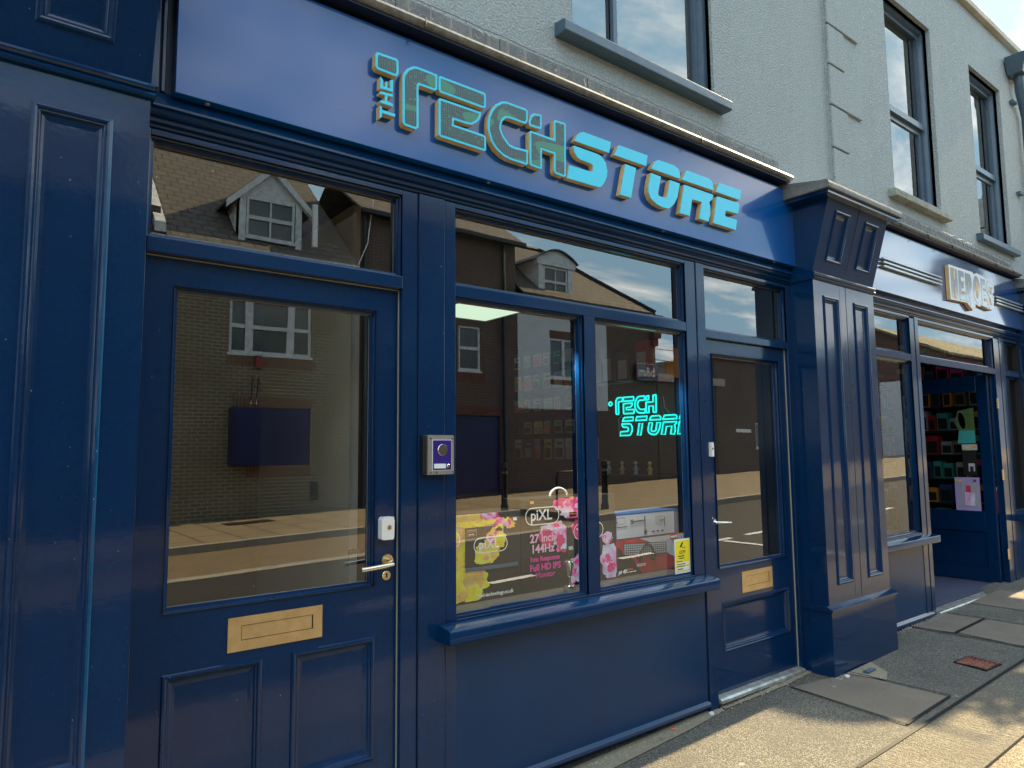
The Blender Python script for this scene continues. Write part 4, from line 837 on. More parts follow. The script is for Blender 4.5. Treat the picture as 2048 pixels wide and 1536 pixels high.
# ---- monitor boxes in the window: printed cartons
YB = .25
def logo(parent, x, z, w_, h, m='ink_white', y=YB - .006, lw=.0045, tx=None):
    r = h / 2; pts = []
    for i in range(9): a = math.pi / 2 + math.pi * i / 8; pts.append((x + r + r * math.cos(a), z + r + r * math.sin(a)))
    for i in range(9): a = -math.pi / 2 + math.pi * i / 8; pts.append((x + w_ - r + r * math.cos(a), z + r + r * math.sin(a)))
    o = MB(); inn = inset(pts, lw); n = len(pts)
    for i in range(n):
        p, q, r_, s = pts[i - 1], pts[i], inn[i], inn[i - 1]; o.quad((p[0], y, p[1]), (q[0], y, q[1]), (r_[0], y, r_[1]), (s[0], y, s[1]))
    lg = o.build('logo', m, parent)
    text('logo_text', 'pıXL' if False else 'piXL', h * .86, m, (x + r * .75, y, z + h * .27), lg, bold=.0008, sx_=.98)
    return lg
def carton(name, x0, x1, z0, z1, depth, m, label, y=YB):
    e = empty(name, ((x0 + x1) / 2, y + depth / 2, z0), label, 'box')
    b = MB(); b.box(x0, x1, y, y + depth, z0, z1); b.build('carton', m, e, bevel=.002)
    return e
ba = carton('monitor_box', 1.56, 2.183, .747, 1.155, .15, 'cardblack', 'black monitor carton with yellow flower art in the lower left of the window')
def art(parent, shapes, m, y):
    for i, s in enumerate(shapes):
        b = MB(); b.prism(blob(*s), y, y + .0006, front=0, side=0); b.build('printed_art', m if isinstance(m, str) else m[i % len(m)], parent); y -= .0007
def clip(pts, x0, x1, z0, z1): return [(min(max(x, x0), x1), min(max(z, z0), z1)) for x, z in pts]
def clean(p):
    q = [p[0]]
    for a in p[1:]:
        if (Vector(a) - Vector(q[-1])).length > 2e-4: q.append(a)
    return q
def art2(parent, specs, x0, x1, z0, z1, y):
    b = {}
    for (cx, cz, rx, rz, sd_, m) in specs:                     # every bloom: a soft mass with ruffled petals laid over it
        rr = random.Random(int(sd_ * 10)); fam = {'art_yellow': ['art_yellow', 'art_mix', 'art_yellow'], 'art_mix': ['art_mix', 'art_yellow', 'art_pink'], 'art_pink': ['art_pink', 'art_pale', 'magenta'], 'art_pale': ['art_pale', 'art_pale', 'art_pink']}[m]
        for k in range(9):
            a = rr.uniform(0, 6.28); d = 0 if k == 0 else rr.uniform(.35, .85); s_ = 1 if k == 0 else rr.uniform(.35, .6)
            p = clip(blob(cx + rx * d * math.cos(a), cz + rz * d * math.sin(a), rx * s_, rz * s_ * rr.uniform(.8, 1.2), sd_ + k * 1.7, 40, .20), x0, x1, z0, z1)
            p = clean(p); mm = fam[k % 3]; mb = b.setdefault(mm, MB())
            if len(p) > 4: mb.prism(p, y, y + .0004, front=0, side=0); y -= .00012
    for mm, mb in b.items(): mb.build('printed_art', mm, parent)['kind'] = 'stuff'
art2(ba, [(1.84, 1.03, .08, .12, 1.3, 'art_yellow'), (1.93, 1.115, .12, .035, 2.1, 'art_mix'), (1.80, .90, .07, .12, 7.7, 'art_yellow'), (1.87, .835, .11, .08, 4.2, 'art_yellow'), (1.80, .80, .06, .05, 5.1, 'art_yellow'), (2.08, 1.085, .05, .03, 3.0, 'art_mix')], 1.60, 2.18, .752, 1.150, YB - .001)
b = MB(); b.box(1.852, 2.160, YB - .0065, YB - .005, .905, 1.088); sc1 = b.build('printed_screen', 'cardblack', ba)
art2(ba, [(2.03, 1.025, .055, .05, 1.1, 'art_mix'), (1.98, .965, .055, .05, 3.3, 'art_yellow'), (1.95, .945, .04, .03, 6.6, 'art_yellow')], 1.856, 2.156, .915, 1.084, YB - .007)
b = MB(); b.box(1.852, 2.160, YB - .0105, YB - .009, .888, .905); b.build('printed_bezel', 'frame_grey', ba)
logo(ba, 1.895, .965, .20, .075, y=YB - .0115); logo(ba, 1.62, 1.00, .20, .08, y=YB - .0115)
text('website_line', 'pixl-technology.co.uk', .024, 'ink_white', (1.925, YB - .006, .763), ba, bold=.0004)
b = MB(); b.box(1.857, 1.912, YB - .0115, YB - .0105, 1.050, 1.078); bd = b.build('badge', 'ink_white', ba)
b = MB(); b.box(1.8585, 1.9105, YB - .0125, YB - .0115, 1.0515, 1.0765); b.build('badge_face', 'cardblack', bd)
text('badge_text', 'FULL HD', .0115, 'ink_orange', (1.860, YB - .013, 1.066), bd, bold=.0006); text('badge_text', '1920x1080', .0075, 'ink_white', (1.862, YB - .013, 1.055), bd, bold=.0003)
b = MB(); b.tube([(1.70 + .07 * math.cos(a * .35), YB + .07, 1.15 + .045 * math.sin(a * .35)) for a in range(10)], .006, 8); b.build('carry_handle', 'white_plastic', ba)

bb = carton('monitor_box', 2.187, 2.852, .747, 1.203, .15, 'cardblack', 'black monitor carton with pink flower art marked 27 inch 144Hz')
art2(bb, [(2.46, 1.17, .06, .03, 2.2, 'art_pink'), (2.56, 1.14, .09, .065, 1.7, 'art_pink'), (2.41, 1.02, .10, .055, 3.9, 'art_pink'), (2.47, .975, .06, .045, 5.3, 'art_pink'), (2.56, .83, .07, .07, 4.4, 'art_pale'), (2.60, .79, .05, .045, 7.2, 'art_pale'),
          (2.80, .845, .06, .075, 6.1, 'art_pale'), (2.81, .79, .05, .04, 8.3, 'art_pale'), (2.78, .97, .035, .035, 9.4, 'art_pale')], 2.192, 2.848, .752, 1.198, YB - .001)
b = MB(); b.box(2.485, 2.79, YB - .0075, YB - .0065, .905, 1.09); b.build('printed_screen', 'cardblack', bb)
art2(bb, [(2.57, 1.03, .05, .05, 2.8, 'art_pink')], 2.49, 2.785, .91, 1.086, YB - .008)
logo(bb, 2.207, 1.072, .225, .088, y=YB - .0115); logo(bb, 2.53, .975, .22, .085, y=YB - .0115)
for s_, x, z, h, m_, bo in (('27 inch', 2.236, .987, .058, 'ink_palepink', .0016), ('144Hz', 2.242, .935, .058, 'ink_palepink', .0016), ('1ms Response', 2.234, .893, .034, 'ink_pink', .0008), ('Full HD IPS', 2.233, .848, .044, 'ink_pink', .0012), ('Monitor', 2.272, .812, .038, 'ink_pink', .0001)):
    text('printed_text', s_, h, m_, (x, YB - .0105, z), bb, bold=bo)
for x, s_, m_ in ((2.50, 'FULL HD', 'ink_orange'), (2.562, '1ms', 'ink_white')):
    b = MB(); b.box(x, x + .054, YB - .0115, YB - .0105, 1.098, 1.126); bd = b.build('badge', 'ink_white', bb)
    b = MB(); b.box(x + .0015, x + .0525, YB - .0125, YB - .0115, 1.0995, 1.1245); b.build('badge_face', 'cardblack', bd)
    text('badge_text', s_, .0115 if m_ == 'ink_orange' else .02, m_, (x + .004, YB - .013, 1.110), bd, bold=.0006)
b = MB(); b.box(2.497, 2.527, YB - .0095, YB - .0085, .930, .936)
for i in range(5): b.box(2.497 + i * .006, 2.500 + i * .006, YB - .0095, YB - .0085, .928 + (i % 2) * .003, .948 - (i % 2) * .004)
b.build('speaker_icon', 'ink_white', bb)
b = MB(); b.tube([(2.50 + .06 * math.cos(a * .35), YB + .07, 1.205 + .04 * math.sin(a * .35)) for a in range(10)], .006, 8); b.build('carry_handle', 'white_plastic', bb)
for (x, z, m_, lab) in ((2.245, 1.178, 'orange', 'small orange price sticker at the left top of the pink carton'), (2.52, 1.187, 'orange', 'small orange price sticker at the right top of the pink carton'), (2.135, 1.105, 'label_white', 'small white price sticker in the top right corner of the yellow carton')):
    b = MB(); b.box(x, x + .024, YB - .0045, YB - .0035, z, z + .014); tag(b.build('price_sticker', m_), lab, 'price sticker')
# ---- mount box on top of the keyboard box
bc = carton('mount_box', 2.860, 3.385, .945, 1.088, .16, 'card_blue', 'white and blue carton picturing a monitor arm, on top of the red carton')
b = MB(); b.box(2.864, 3.355, YB - .001, YB, .951, 1.078); b.build('printed_face', 'card_white', bc)
lg = logo(bc, 2.80, 1.030, .135, .036, 'ink', YB - .003, .0015)
b = MB(); b.box(2.855, 2.8598, YB - .004, YB - .001, 1.02, 1.07)
text('printed_text', 'Monitor Desk Mount', .0095, 'ink', (2.868, YB - .002, 1.013), bc, bold=.0001)
b = MB(); yy = YB - .002
b.tube([(3.095, yy, .962), (3.095, yy, 1.065)], .0035, 6); b.tube([(2.985, yy, 1.040), (3.095, yy, 1.042)], .0028, 6); b.tube([(2.975, yy, 1.028), (2.997, yy, 1.052)], .003, 5); b.tube([(2.975, yy, 1.052), (2.997, yy, 1.028)], .003, 5)
b.box(3.087, 3.110, yy - .001, yy, .966, .984); b.box(3.085, 3.106, yy - .001, yy, .960, .963)
b.tube([(3.265, yy, .998), (3.265, yy, 1.052)], .002, 6); b.tube([(3.222, yy, 1.032), (3.265, yy, 1.034)], .0016, 6)
for x in (3.165, 3.205, 3.245): b.box(x - .010, x + .010, yy - .0005, yy, .968, .976)
b.build('printed_arm', 'ink', bc)
b = MB(); b.prism([(3.185, 1.012), (3.25, 1.003), (3.25, 1.062), (3.185, 1.060)], YB - .0017, YB - .0011); b.build('printed_screen', 'card_grey', bc)
bd_ = carton('keyboard_box', 2.860, 3.44, .747, .943, .15, 'card_red', 'red and dark carton picturing a keyboard and headset, under the white carton')
yy = YB - .001
for m_, pts in (('cardblack', [(2.864, .75), (3.06, .75), (2.99, .83), (2.864, .91)]), ('art_red', [(2.87, .94), (3.03, .94), (3.0, .90), (2.92, .85)]), ('card_white', [(3.05, .94), (3.436, .94), (3.436, .78), (3.30, .83), (3.18, .90)]), ('ink', [(2.910, .925), (3.275, .905), (3.275, .835), (2.915, .85)]), ('frame_grey', [(2.915, .921), (3.27, .901), (3.27, .875), (2.917, .885)])):
    b = MB(); b.prism(pts, yy, yy + .0004, front=0, side=0); b.build('printed_art', m_, bd_); yy -= .0006
b = MB()
for r_ in range(5):
    for c_ in range(20): b.box(2.918 + c_ * .0175, 2.918 + c_ * .0175 + .0125, yy - .001, yy, .910 - r_ * .012 - c_ * .0009, .918 - r_ * .012 - c_ * .0009)
b.build('printed_keys', 'card_grey', bd_)
b = MB(); b.tube([(3.10 + .055 * math.cos(a * .393), yy - .002, .855 + .05 * math.sin(a * .393)) for a in range(-1, 10)], .006, 8); b.lathe(3.155, yy, [(.024, 0), (.026, -.003), (.02, -.006)], 20, .835, 'y'); b.lathe(3.045, yy, [(.020, 0), (.022, -.003), (.016, -.006)], 20, .835, 'y'); b.build('printed_headset', 'cardblack', bd_)
text('printed_text', 'pt 40', .030, 'ink_white', (2.866, yy - .001, .762), bd_, bold=.0008, shear=.3); text('printed_text', 'IMPERIUM', .011, 'ink_orange', (2.935, yy - .001, .776), bd_, bold=.0004); text('printed_text', '4 IN 1 GAMING COMBO', .007, 'ink_white', (2.935, yy - .001, .763), bd_, bold=.0003)
b = MB(); b.box(3.31, 3.38, yy - .001, yy, .915, .942); tg = b.build('brand_tag', 'card_red', bd_); text('brand_tag_text', 'MARVO', .018, 'ink_white', (3.313, yy - .0015, .921), tg, bold=.0008)
text('printed_text', 'MARVO', .022, 'card_white', (3.01, yy - .004, .787), bd_, bold=.0006, shear=.2)
b = MB(); b.box(3.318, 3.340, YB - .012, YB - .010, .80, .84); 
# ---- small chrome desk spotlight at the sill
for (x, y_, z, s, lab) in ((2.395, .13, .752, 1.0, 'small chrome desk spotlight standing on the deck before the pink carton'), (1.665, .12, .752, 1.0, 'white and chrome desk spotlight half hidden at the left edge of the window')):
    e = empty('desk_spotlight', (x, y_, z), lab, 'spotlight')
    b = MB(); b.lathe(x, y_, [(.030, 0), (.032, .004), (.032, .026), (.028, .030)], 24, z); b.build('base', 'chrome', e, smooth=True)
    b = MB(); b.tube([(x + .006, y_, z + .03), (x + .006, y_, z + .075)], .005, 8); b.build('stem', 'chrome', e)
    b = MB(); b.lathe(x + .002, y_, [(.008, 0), (.014, .008), (.017, .03), (.024, .055), (.026, .075), (.020, .082)], 24, z + .066); b.build('lamp_head', 'chrome', e, smooth=True)
# ---- CCTV notice on the glass
N0 = set(bpy.data.objects)
cs = empty('cctv_notice', (3.215, .044, .765), 'yellow CCTV warning notice in the lower right corner of the display window', 'notice')
b = MB(); b.box(3.128, 3.205 + .075, .052, .0535, .765, .950); b.build('backing', 'white_plastic', cs)
b = MB(); b.box(3.136, 3.272, .0508, .052, .776, .942); b.build('face', 'yellow_sign', cs)
yy = .0502
b = MB(); b.prism([(3.176, .909), (3.188, .903), (3.212, .927), (3.203, .935)], yy, yy + .0005); b.tube([(3.197, .0502, .912), (3.205, .0502, .902), (3.228, .0502, .902)], .0014, 5); b.box(3.226, 3.229, yy, yy + .0005, .897, .911); b.build('camera_symbol', 'sign_ink', cs)
text('notice_text', 'CCTV', .024, 'sign_ink', (3.170, yy, .871), cs, bold=.0005)
text('notice_text', 'is in operation', .0105, 'sign_ink', (3.158, yy, .856), cs, bold=.0003); text('notice_text', 'in this store', .0105, 'sign_ink', (3.165, yy, .844), cs, bold=.0003)
text('notice_text', 'For the purpose of', .0075, 'sign_ink', (3.141, yy, .828), cs, bold=.0002); text('notice_text', 'For further information contact', .0062, 'sign_ink', (3.141, yy, .802), cs, bold=.0002)
b = MB(); b.box(3.141, 3.266, yy + .0002, yy + .0006, .810, .824); b.box(3.141, 3.266, yy + .0002, yy + .0006, .782, .798); b.build('white_band', 'label_white', cs)
text('notice_text', 'crime prevention & safety', .0078, 'sign_ink', (3.143, yy - .0004, .814), cs, bold=.0002); text('notice_text', '01472 350 124', .0085, 'sign_ink', (3.150, yy - .0004, .786), cs, bold=.0003)

for o in set(bpy.data.objects) - N0:
    if o.parent == cs:
        for v in o.data.vertices: v.co.x = (v.co.x + .087) * .86 - .087
cs.location = (3.159, .012, .768)
for kx in ((2.30, .13), (2.95, .13)):  # fill spots added to brighten the cartons, apart from the visible spotlight
    ll = bpy.data.lights.new('display_fill', 'SPOT'); ll.energy = 16; ll.color = (1, .92, .78); ll.spot_size = R(110); ll.shadow_soft_size = .04
    lo = bpy.data.objects.new('display_fill', ll); lo.location = (kx[0], kx[1], 2.0); lo.rotation_euler = (R(6), 0, 0); lo.parent = sp; lo.matrix_parent_inverse = Matrix.Translation(-sp.location); COL.objects.link(lo)
# ---- goods in the comics shop: shelving with boxed toys, stickers on the door glass
rr = random.Random(11)
sh = empty('toy_shelving', (7.6, 3, .1), 'dark shelves along the back of the comics shop', 'shelving')
b = MB()
for i in range(7): b.box(5.2, 8.7, 2.95, 3.28, .35 + i * .33, .37 + i * .33)
b.box(5.2, 5.24, 2.95, 3.28, .12, 2.6); b.box(8.66, 8.7, 2.95, 3.28, .12, 2.6); b.build('shelf', 'black', sh)
tc_ = ['card_white', 'card_red', 'ink_teal', 'card_grey', 'card_blue', 'orange', 'lilac', 'magenta', 'brass', 'card_grey']
cw = {'card_white': 'white', 'card_red': 'red', 'ink_teal': 'teal', 'card_grey': 'grey', 'card_blue': 'blue', 'orange': 'orange', 'lilac': 'lilac', 'magenta': 'magenta', 'brass': 'tan'}
for i in range(6):
    x = 5.35
    while x < 8.5:
        w_ = rr.uniform(.09, .16); h = rr.uniform(.13, .24); m_ = rr.choice(tc_)
        b = MB(); b.cur = 0; b.box(x, x + w_, 2.97, 3.1, .371 + i * .33, .371 + i * .33 + h); b.cur = 1; b.box(x + .012, x + w_ - .012, 2.966, 2.97, .371 + i * .33 + .02, .371 + i * .33 + h * .7)
        if rr.random() < .85: tag(b.build('toy_box', [m_, 'cardblack']), '%s toy carton with dark window on the back shelves of the comics shop' % cw[m_], 'toy box', 'toy boxes on the comics shop shelves')
        x += w_ + rr.uniform(.02, .09)
ws = empty('toy_shelving', (8.6, 1.6, .1), 'stocked wall shelves seen through the glass of the open door', 'shelving')
b = MB()
for i in range(9): b.box(8.42, 8.72, .25, 3.0, .30 + i * .26, .315 + i * .26)
b.build('shelf', 'black', ws)
for i in range(9):
    y = .30
    while y < 2.6:
        w_ = rr.uniform(.07, .13); h = rr.uniform(.12, .22); m_ = rr.choice(tc_)
        b = MB(); b.cur = 0; b.box(8.46, 8.6, y, y + w_, .316 + i * .26, .316 + i * .26 + h); b.cur = 1; b.box(8.456, 8.46, y + .01, y + w_ - .01, .33 + i * .26, .316 + i * .26 + h * .7)
        tag(b.build('toy_box', [m_, 'cardblack']), '%s toy carton on the stocked wall shelves behind the open door' % cw[m_], 'toy box', 'toy boxes on the wall behind the open door'); y += w_ + rr.uniform(.01, .04)
X = dx - .026
def on_glass(nm, lab, cat, parts):
    e = empty(nm, (X, parts[0][1][0], parts[0][1][2]), lab, cat)
    for i, (m_, (y0, y1, z0, z1)) in enumerate(parts):
        y0, y1 = .165 + (y0 - .16) * .62, .165 + (y1 - .16) * .62; b = MB(); b.box(X - .001 - .002 * i, X - .002 * i, y0, y1, z0, z1); b.build('card' if i == 0 else 'print', m_, e)
    return e
e = on_glass('toy_box', 'large lilac toy box with clear window at the foot of the open door glass', 'toy box', [('lilac', (.20, .56, .79, 1.13)), ('card_grey', (.235, .47, .84, 1.07)), ('magenta', (.33, .40, .96, 1.05)), ('art_pale', (.28, .42, .85, .98))])
text('box_text', 'Pop!', .036, 'yellow_sign', (X - .012, .405, 1.088), e, xd=(0, -1, 0), bold=.001)
text('box_text', '58', .030, 'ink', (X - .012, .245, 1.088), e, xd=(0, -1, 0), bold=.001)
e = on_glass('toy_box', 'black toy box with white picture high on the open door glass', 'toy box', [('cardblack', (.22, .42, 1.15, 1.40)), ('card_white', (.25, .34, 1.19, 1.27)), ('ink', (.27, .32, 1.19, 1.24))])
e = on_glass('toy_box', 'white topped toy box above the black one on the open door glass', 'toy box', [('card_white', (.20, .42, 1.402, 1.46)), ('orange', (.22, .27, 1.42, 1.445))])
text('box_text', 'Pop!', .03, 'yellow_sign', (X - .008, .318, 1.418), e, xd=(0, -1, 0), bold=.001)
b = MB(); b.prism([(.31 + .03 * math.cos(a * .5236) + .012 * math.sin(a * .5236), 1.70 + .085 * math.sin(a * .5236)) for a in range(12)], X - .003, X - .001, axis='x'); tag(b.build('pink_sticker', 'ink_palepink'), 'pink oval sticker on the upper glass of the open door', 'sticker')
b = MB(); b.prism([(.20, 1.60), (.34, 1.60), (.38, 1.68), (.34, 1.80), (.20, 1.83)], X - .003, X - .001, axis='x'); b.cur = 1; b.prism([(.20, 1.47), (.36, 1.47), (.34, 1.60), (.20, 1.60)], X - .003, X - .001, axis='x'); tag(b.build('character_poster', ['leafy', 'ink_teal']), 'green and teal poster at the right of the open door glass', 'poster')
b = MB(); b.prism([(6.33, .36), (6.62, .20), (6.33, .26)], .116, .119, axis='z'); tag(b.build('floor_sticker', 'yellow_sign'), 'yellow triangle sticker on the navy floor mat of the comics shop', 'floor sticker')
for i, (x, m_, h) in enumerate(((5.62, 'cardblack', .12), (5.75, 'ink_teal', .09), (8.42, 'card_red', .3))):
    e = empty('window_toy', (x, .2, .752), ('black toy figure in the narrow window of the comics shop', 'teal toy figure in the narrow window of the comics shop', 'red toy figure in the far right window')[i], 'toy')
    b = MB(); z = .752; b.tube([(x - .015, .2, z), (x - .008, .2, z + h * .4), (x, .2, z + h * .5), (x, .2, z + h * .75)], [.010, .012, .022, .010], 10); b.tube([(x + .018, .2, z), (x + .008, .2, z + h * .4)], .011, 8); b.tube([(x - .035, .2, z + h * .45), (x, .2, z + h * .7), (x + .035, .2, z + h * .5)], .008, 8); b.build('body', m_, e, smooth=True)
    b = MB(); b.lathe(x, .2, [(.004, 0), (.02, .01), (.024, .025), (.016, .04), (.003, .046)], 14, z + h * .74); b.build('head', 'card_white' if i else 'lime', e, smooth=True)

# ================================================================== ACROSS THE STREET (seen mirrored in the glass)
FY = -12.3
def wall_far(parent, x0, x1, z0, z1, m, hs, y=FY, name='wall', depth=.12):
    b = MB(); hs = [h for h in hs]
    b.holes(x0, x1, z0, z1, y, hs); b.v = [(x, y, z) for x, _, z in b.v]
    for (a, c, d, e_) in hs:
        q = [(a, d), (c, d), (c, e_), (a, e_)]
        for k in range(4): (xa, za), (xb, zb) = q[k], q[(k + 1) % 4]; b.quad((xa, y, za), (xb, y, zb), (xb, y - depth, zb), (xa, y - depth, za))
    b.box(x0, x1, y - 5.5, y - .3, z0, z1 - .02)
    for x in (x0, x1): b.quad((x, y, z0), (x, y - .3, z0), (x, y - .3, z1), (x, y, z1))
    return b.build(name, m, parent)
def win_far(parent, x0, x1, z0, z1, y, cols=(), mid=None, m='white_far', t=.06):
    b = MB(); b.box(x0, x0 + t, y - .04, y + .02, z0, z1); b.box(x1 - t, x1, y - .04, y + .02, z0, z1); b.box(x0 + t, x1 - t, y - .04, y + .02, z1 - t, z1); b.box(x0 + t, x1 - t, y - .04, y + .02, z0, z0 + t)
    for c, wd in cols: b.box(c - wd / 2, c + wd / 2, y - .04, y + .022, z0 + t, z1 - t)
    if mid: b.box(x0 + t, x1 - t, y - .035, y + .024, mid - .04, mid + .04)
    b.box(x0 - .03, x1 + .03, y - .02, y + .06, z0 - .05, z0 + .002)
    f = b.build('window', m, parent); g_ = MB(); g_.quad((x1 - .02, y - .02, z0 + .02), (x0 + .02, y - .02, z0 + .02), (x0 + .02, y - .02, z1 - .02), (x1 - .02, y - .02, z1 - .02)); g_.build('pane', 'pane_far', f)
    return f
def soldier(parent, x0, x1, z0, z1, m='brick_soldier', y=FY): b = MB(); b.box(x0, x1, y - .05, y + .006, z0, z1); return b.build('brick_course', m, parent)
def roof(parent, x0, x1, y0, z0, y1, z1, m, hip=0, name='roof'):
    b = MB(); b.hexa([(x0, y0, z0 - .06), (x1, y0, z0 - .06), (x1 - hip, y1, z1 - .06), (x0, y1, z1 - .06)][::-1], [(x0, y0, z0), (x1, y0, z0), (x1 - hip, y1, z1), (x0, y1, z1)][::-1])
    b.quad((x0, y1, z1), (x1 - hip, y1, z1), (x1, y1 - (y0 - y1), z0), (x0, y1 - (y0 - y1), z0))
    if hip: b.add([(x1, y0, z0), (x1 - hip, y1, z1), (x1, y1 - (y0 - y1), z0)], [(0, 1, 2)])
    return b.build(name, m, parent)
h1 = empty('brick_house', (5, FY, 0), 'yellow brick house reflected in the left door, with gabled white dormer in its tiled roof', 'house')
wall_far(h1, 2.6, 6.9, -.2, 5.75, 'brick_yellow', [(4.19, 5.96, 3.53, 4.68), (4.64, 5.97, 1.17, 2.38)])
win_far(h1, 4.19, 5.96, 3.53, 4.68, FY - .05, [(4.60, .16), (5.50, .16)], 4.11)
soldier(h1, 4.15, 6.0, 3.25, 3.47); soldier(h1, 4.3, 6.0, 2.39, 2.62); soldier(h1, 4.6, 6.0, .94, 1.16)
roof(h1, 2.9, 6.95, FY + .25, 5.70, FY - 4.6, 10.2, 'tiles_tan')
b = MB(); b.box(2.6, 6.95, FY + .2, FY + .3, 5.58, 5.69); b.build('gutter', 'white_far', h1)
b = MB(); b.box(4.64, 5.97, FY - .04, FY - .02, 1.17, 2.38); b.build('board', 'blue_board', h1)
for x in (2.75,):
    b = MB(); b.hexa([(x - .1, FY + .36, 5.72), (x + .1, FY + .36, 5.72), (x + .1, FY - 4.6, 10.27), (x - .1, FY - 4.6, 10.27)][::-1], [(x - .1, FY + .36, 5.92), (x + .1, FY + .36, 5.92), (x + .1, FY - 4.6, 10.47), (x - .1, FY - 4.6, 10.47)][::-1]); b.build('verge', 'white_far', h1)
dm = MB(); yd = FY - .02                                  # dormer
dm.box(4.32, 4.46, yd - .2, yd + .02, 5.78, 6.98); dm.box(5.54, 5.68, yd - .2, yd + .02, 5.78, 6.98)
dm.prism([(4.46, 6.92), (5.54, 6.92), (5.54, 7.0), (5.0, 7.52), (4.46, 7.0)], yd - .1, yd + .0)
for sx_ in (-1, 1):
    dm.hexa([(5.0 + sx_ * .68, yd, 5.75), (5.0 + sx_ * .62, yd, 5.75), (5.0 + sx_ * .62, yd - 1.4, 6.95), (5.0 + sx_ * .68, yd - 1.4, 6.95)] if sx_ > 0 else [(4.32, yd, 5.75), (4.38, yd, 5.75), (4.38, yd - 1.4, 6.95), (4.32, yd - 1.4, 6.95)],
            [(5.62, yd, 7.0), (5.68, yd, 7.0), (5.68, yd - 1.4, 7.0), (5.62, yd - 1.4, 7.0)] if sx_ > 0 else [(4.32, yd, 7.0), (4.38, yd, 7.0), (4.38, yd - 1.4, 7.0), (4.32, yd - 1.4, 7.0)])
    dm.prism([(5.0, 7.70), (5.0 + sx_ * .95, 6.76), (5.0 + sx_ * .95, 6.60), (5.0, 7.52)], yd - .02, yd + .12)
d_ = dm.build('dormer', 'white_far', h1)
dr = MB()
for sx_ in (-1, 1): dr.hexa([(5.0, yd + .1, 7.66), (5.0 + sx_ * .93, yd + .1, 6.74), (5.0 + sx_ * .93, yd - 2.2, 6.74), (5.0, yd - 2.2, 7.66)], [(5.0, yd + .1, 7.71), (5.0 + sx_ * .95, yd + .1, 6.78), (5.0 + sx_ * .95, yd - 2.2, 6.78), (5.0, yd - 2.2, 7.71)])
dr.build('dormer_roof', 'tiles_tan', d_)
win_far(h1, 4.48, 5.52, 6.04, 6.92, yd - .02, [(5.0, .035)], 6.48, t=.05)
b = MB(); b.box(5.80, 5.90, FY + .3, FY + .38, 5.95, 6.9); b.build('white_downpipe', 'white_plastic', h1)
cb = empty('meter_cabinet', (4.6, FY + .15, 1.2), 'dark blue wall cabinet standing proud of the blue board on the brick house', 'cabinet')
b = MB(); b.box(4.22, 4.94, FY + .01, FY + .32, 1.18, 2.36); b.build('body', 'blue_board', cb, bevel=.01)
b = MB(); b.box(4.27, 4.89, FY + .32, FY + .335, 1.22, 2.32); b.build('door', 'blue_board', cb)
b = MB(); b.tube([(4.55, FY + .35, 2.42), (4.68, FY + .03, 3.0)], .015, 5); b.tube([(4.66, FY + .35, 2.42), (4.80, FY + .03, 3.0)], .015, 5); tag(b.build('leaning_bracket', 'black'), 'slanting dark bracket above the blue cabinet on the brick wall', 'bracket')
b = MB(); b.box(4.72, 4.83, FY + .007, FY + .09, 3.22, 3.49); tag(b.build('alarm_box', 'red_box'), 'red alarm box beneath the white window of the brick house', 'alarm box')
b = MB(); b.box(5.99, 6.15, FY + .007, FY + .05, .42, .80); tag(b.build('vent_cover', 'black'), 'small dark vent cover low on the yellow brick wall', 'vent')
b = MB(); b.hexa([(3.95, -11.6, gz(4) + .065), (4.85, -11.6, gz(4.8) + .065), (4.85, -11.15, gz(4.8) + .065), (3.95, -11.15, gz(4) + .065)], [(3.95, -11.6, gz(4) + .07), (4.85, -11.6, gz(4.8) + .07), (4.85, -11.15, gz(4.8) + .07), (3.95, -11.15, gz(4) + .07)]); tag(b.build('far_service_cover', 'black'), 'dark service cover in the flagged pavement across the street', 'drain cover')
h0 = empty('brown_house', (0, FY, 0), 'brown house across the street beyond the left edge of the brick house', 'house')
wall_far(h0, -12, 2.55, -.2, 6.2, 'brick_brown', [(-1.2, .2, 3.5, 4.7), (-5, -3.6, 3.5, 4.7)]); win_far(h0, -1.2, .2, 3.5, 4.7, FY - .05, [(-.5, .08)], 4.1); win_far(h0, -5, -3.6, 3.5, 4.7, FY - .05, [(-4.3, .08)], 4.1)
roof(h0, -12, 2.6, FY + .25, 6.15, FY - 3, 8.7, 'tiles_brown')
b = MB(); b.box(2.56, 2.8, FY - 4, FY + .1, 5.5, 6.3); b.build('party_wall', 'brick_brown', h0)
h2 = empty('tall_brick_house', (9, FY, 0), 'taller dark brick block with sash window beside the white rendered house', 'house')
wall_far(h2, 7.0, 11.75, -.2, 7.08, 'brick_brown', [(9.86, 10.56, 3.5, 4.68), (9.78, 11.2, .35, 2.34), (7.5, 8.6, 3.5, 4.68)])
win_far(h2, 9.86, 10.56, 3.5, 4.68, FY - .05, [], 4.1); win_far(h2, 7.5, 8.6, 3.5, 4.68, FY - .05, [(8.05, .06)], 4.1)
b = MB(); b.box(9.78, 11.2, FY - .06, FY - .04, .35, 2.34); b.build('board', 'blue_board', h2)
soldier(h2, 9.8, 11.3, 2.35, 2.6, 'brick_red'); soldier(h2, 9.8, 10.65, 3.22, 3.45, 'brick_red')
roof(h2, 6.98, 11.85, FY + .3, 7.12, FY - 1.6, 8.4, 'tiles_tan')
b = MB(); b.box(6.98, 11.88, FY + .2, FY + .36, 7.0, 7.1); b.build('gutter', 'black', h2)
b = MB(); b.tube([(11.29, FY + .08, 7.0), (11.29, FY + .08, .2)], .05, 8); b.tube([(7.2, FY + .08, 7.0), (7.2, FY + .08, .2)], .05, 8); b.build('downpipe', 'dark_green', h2)
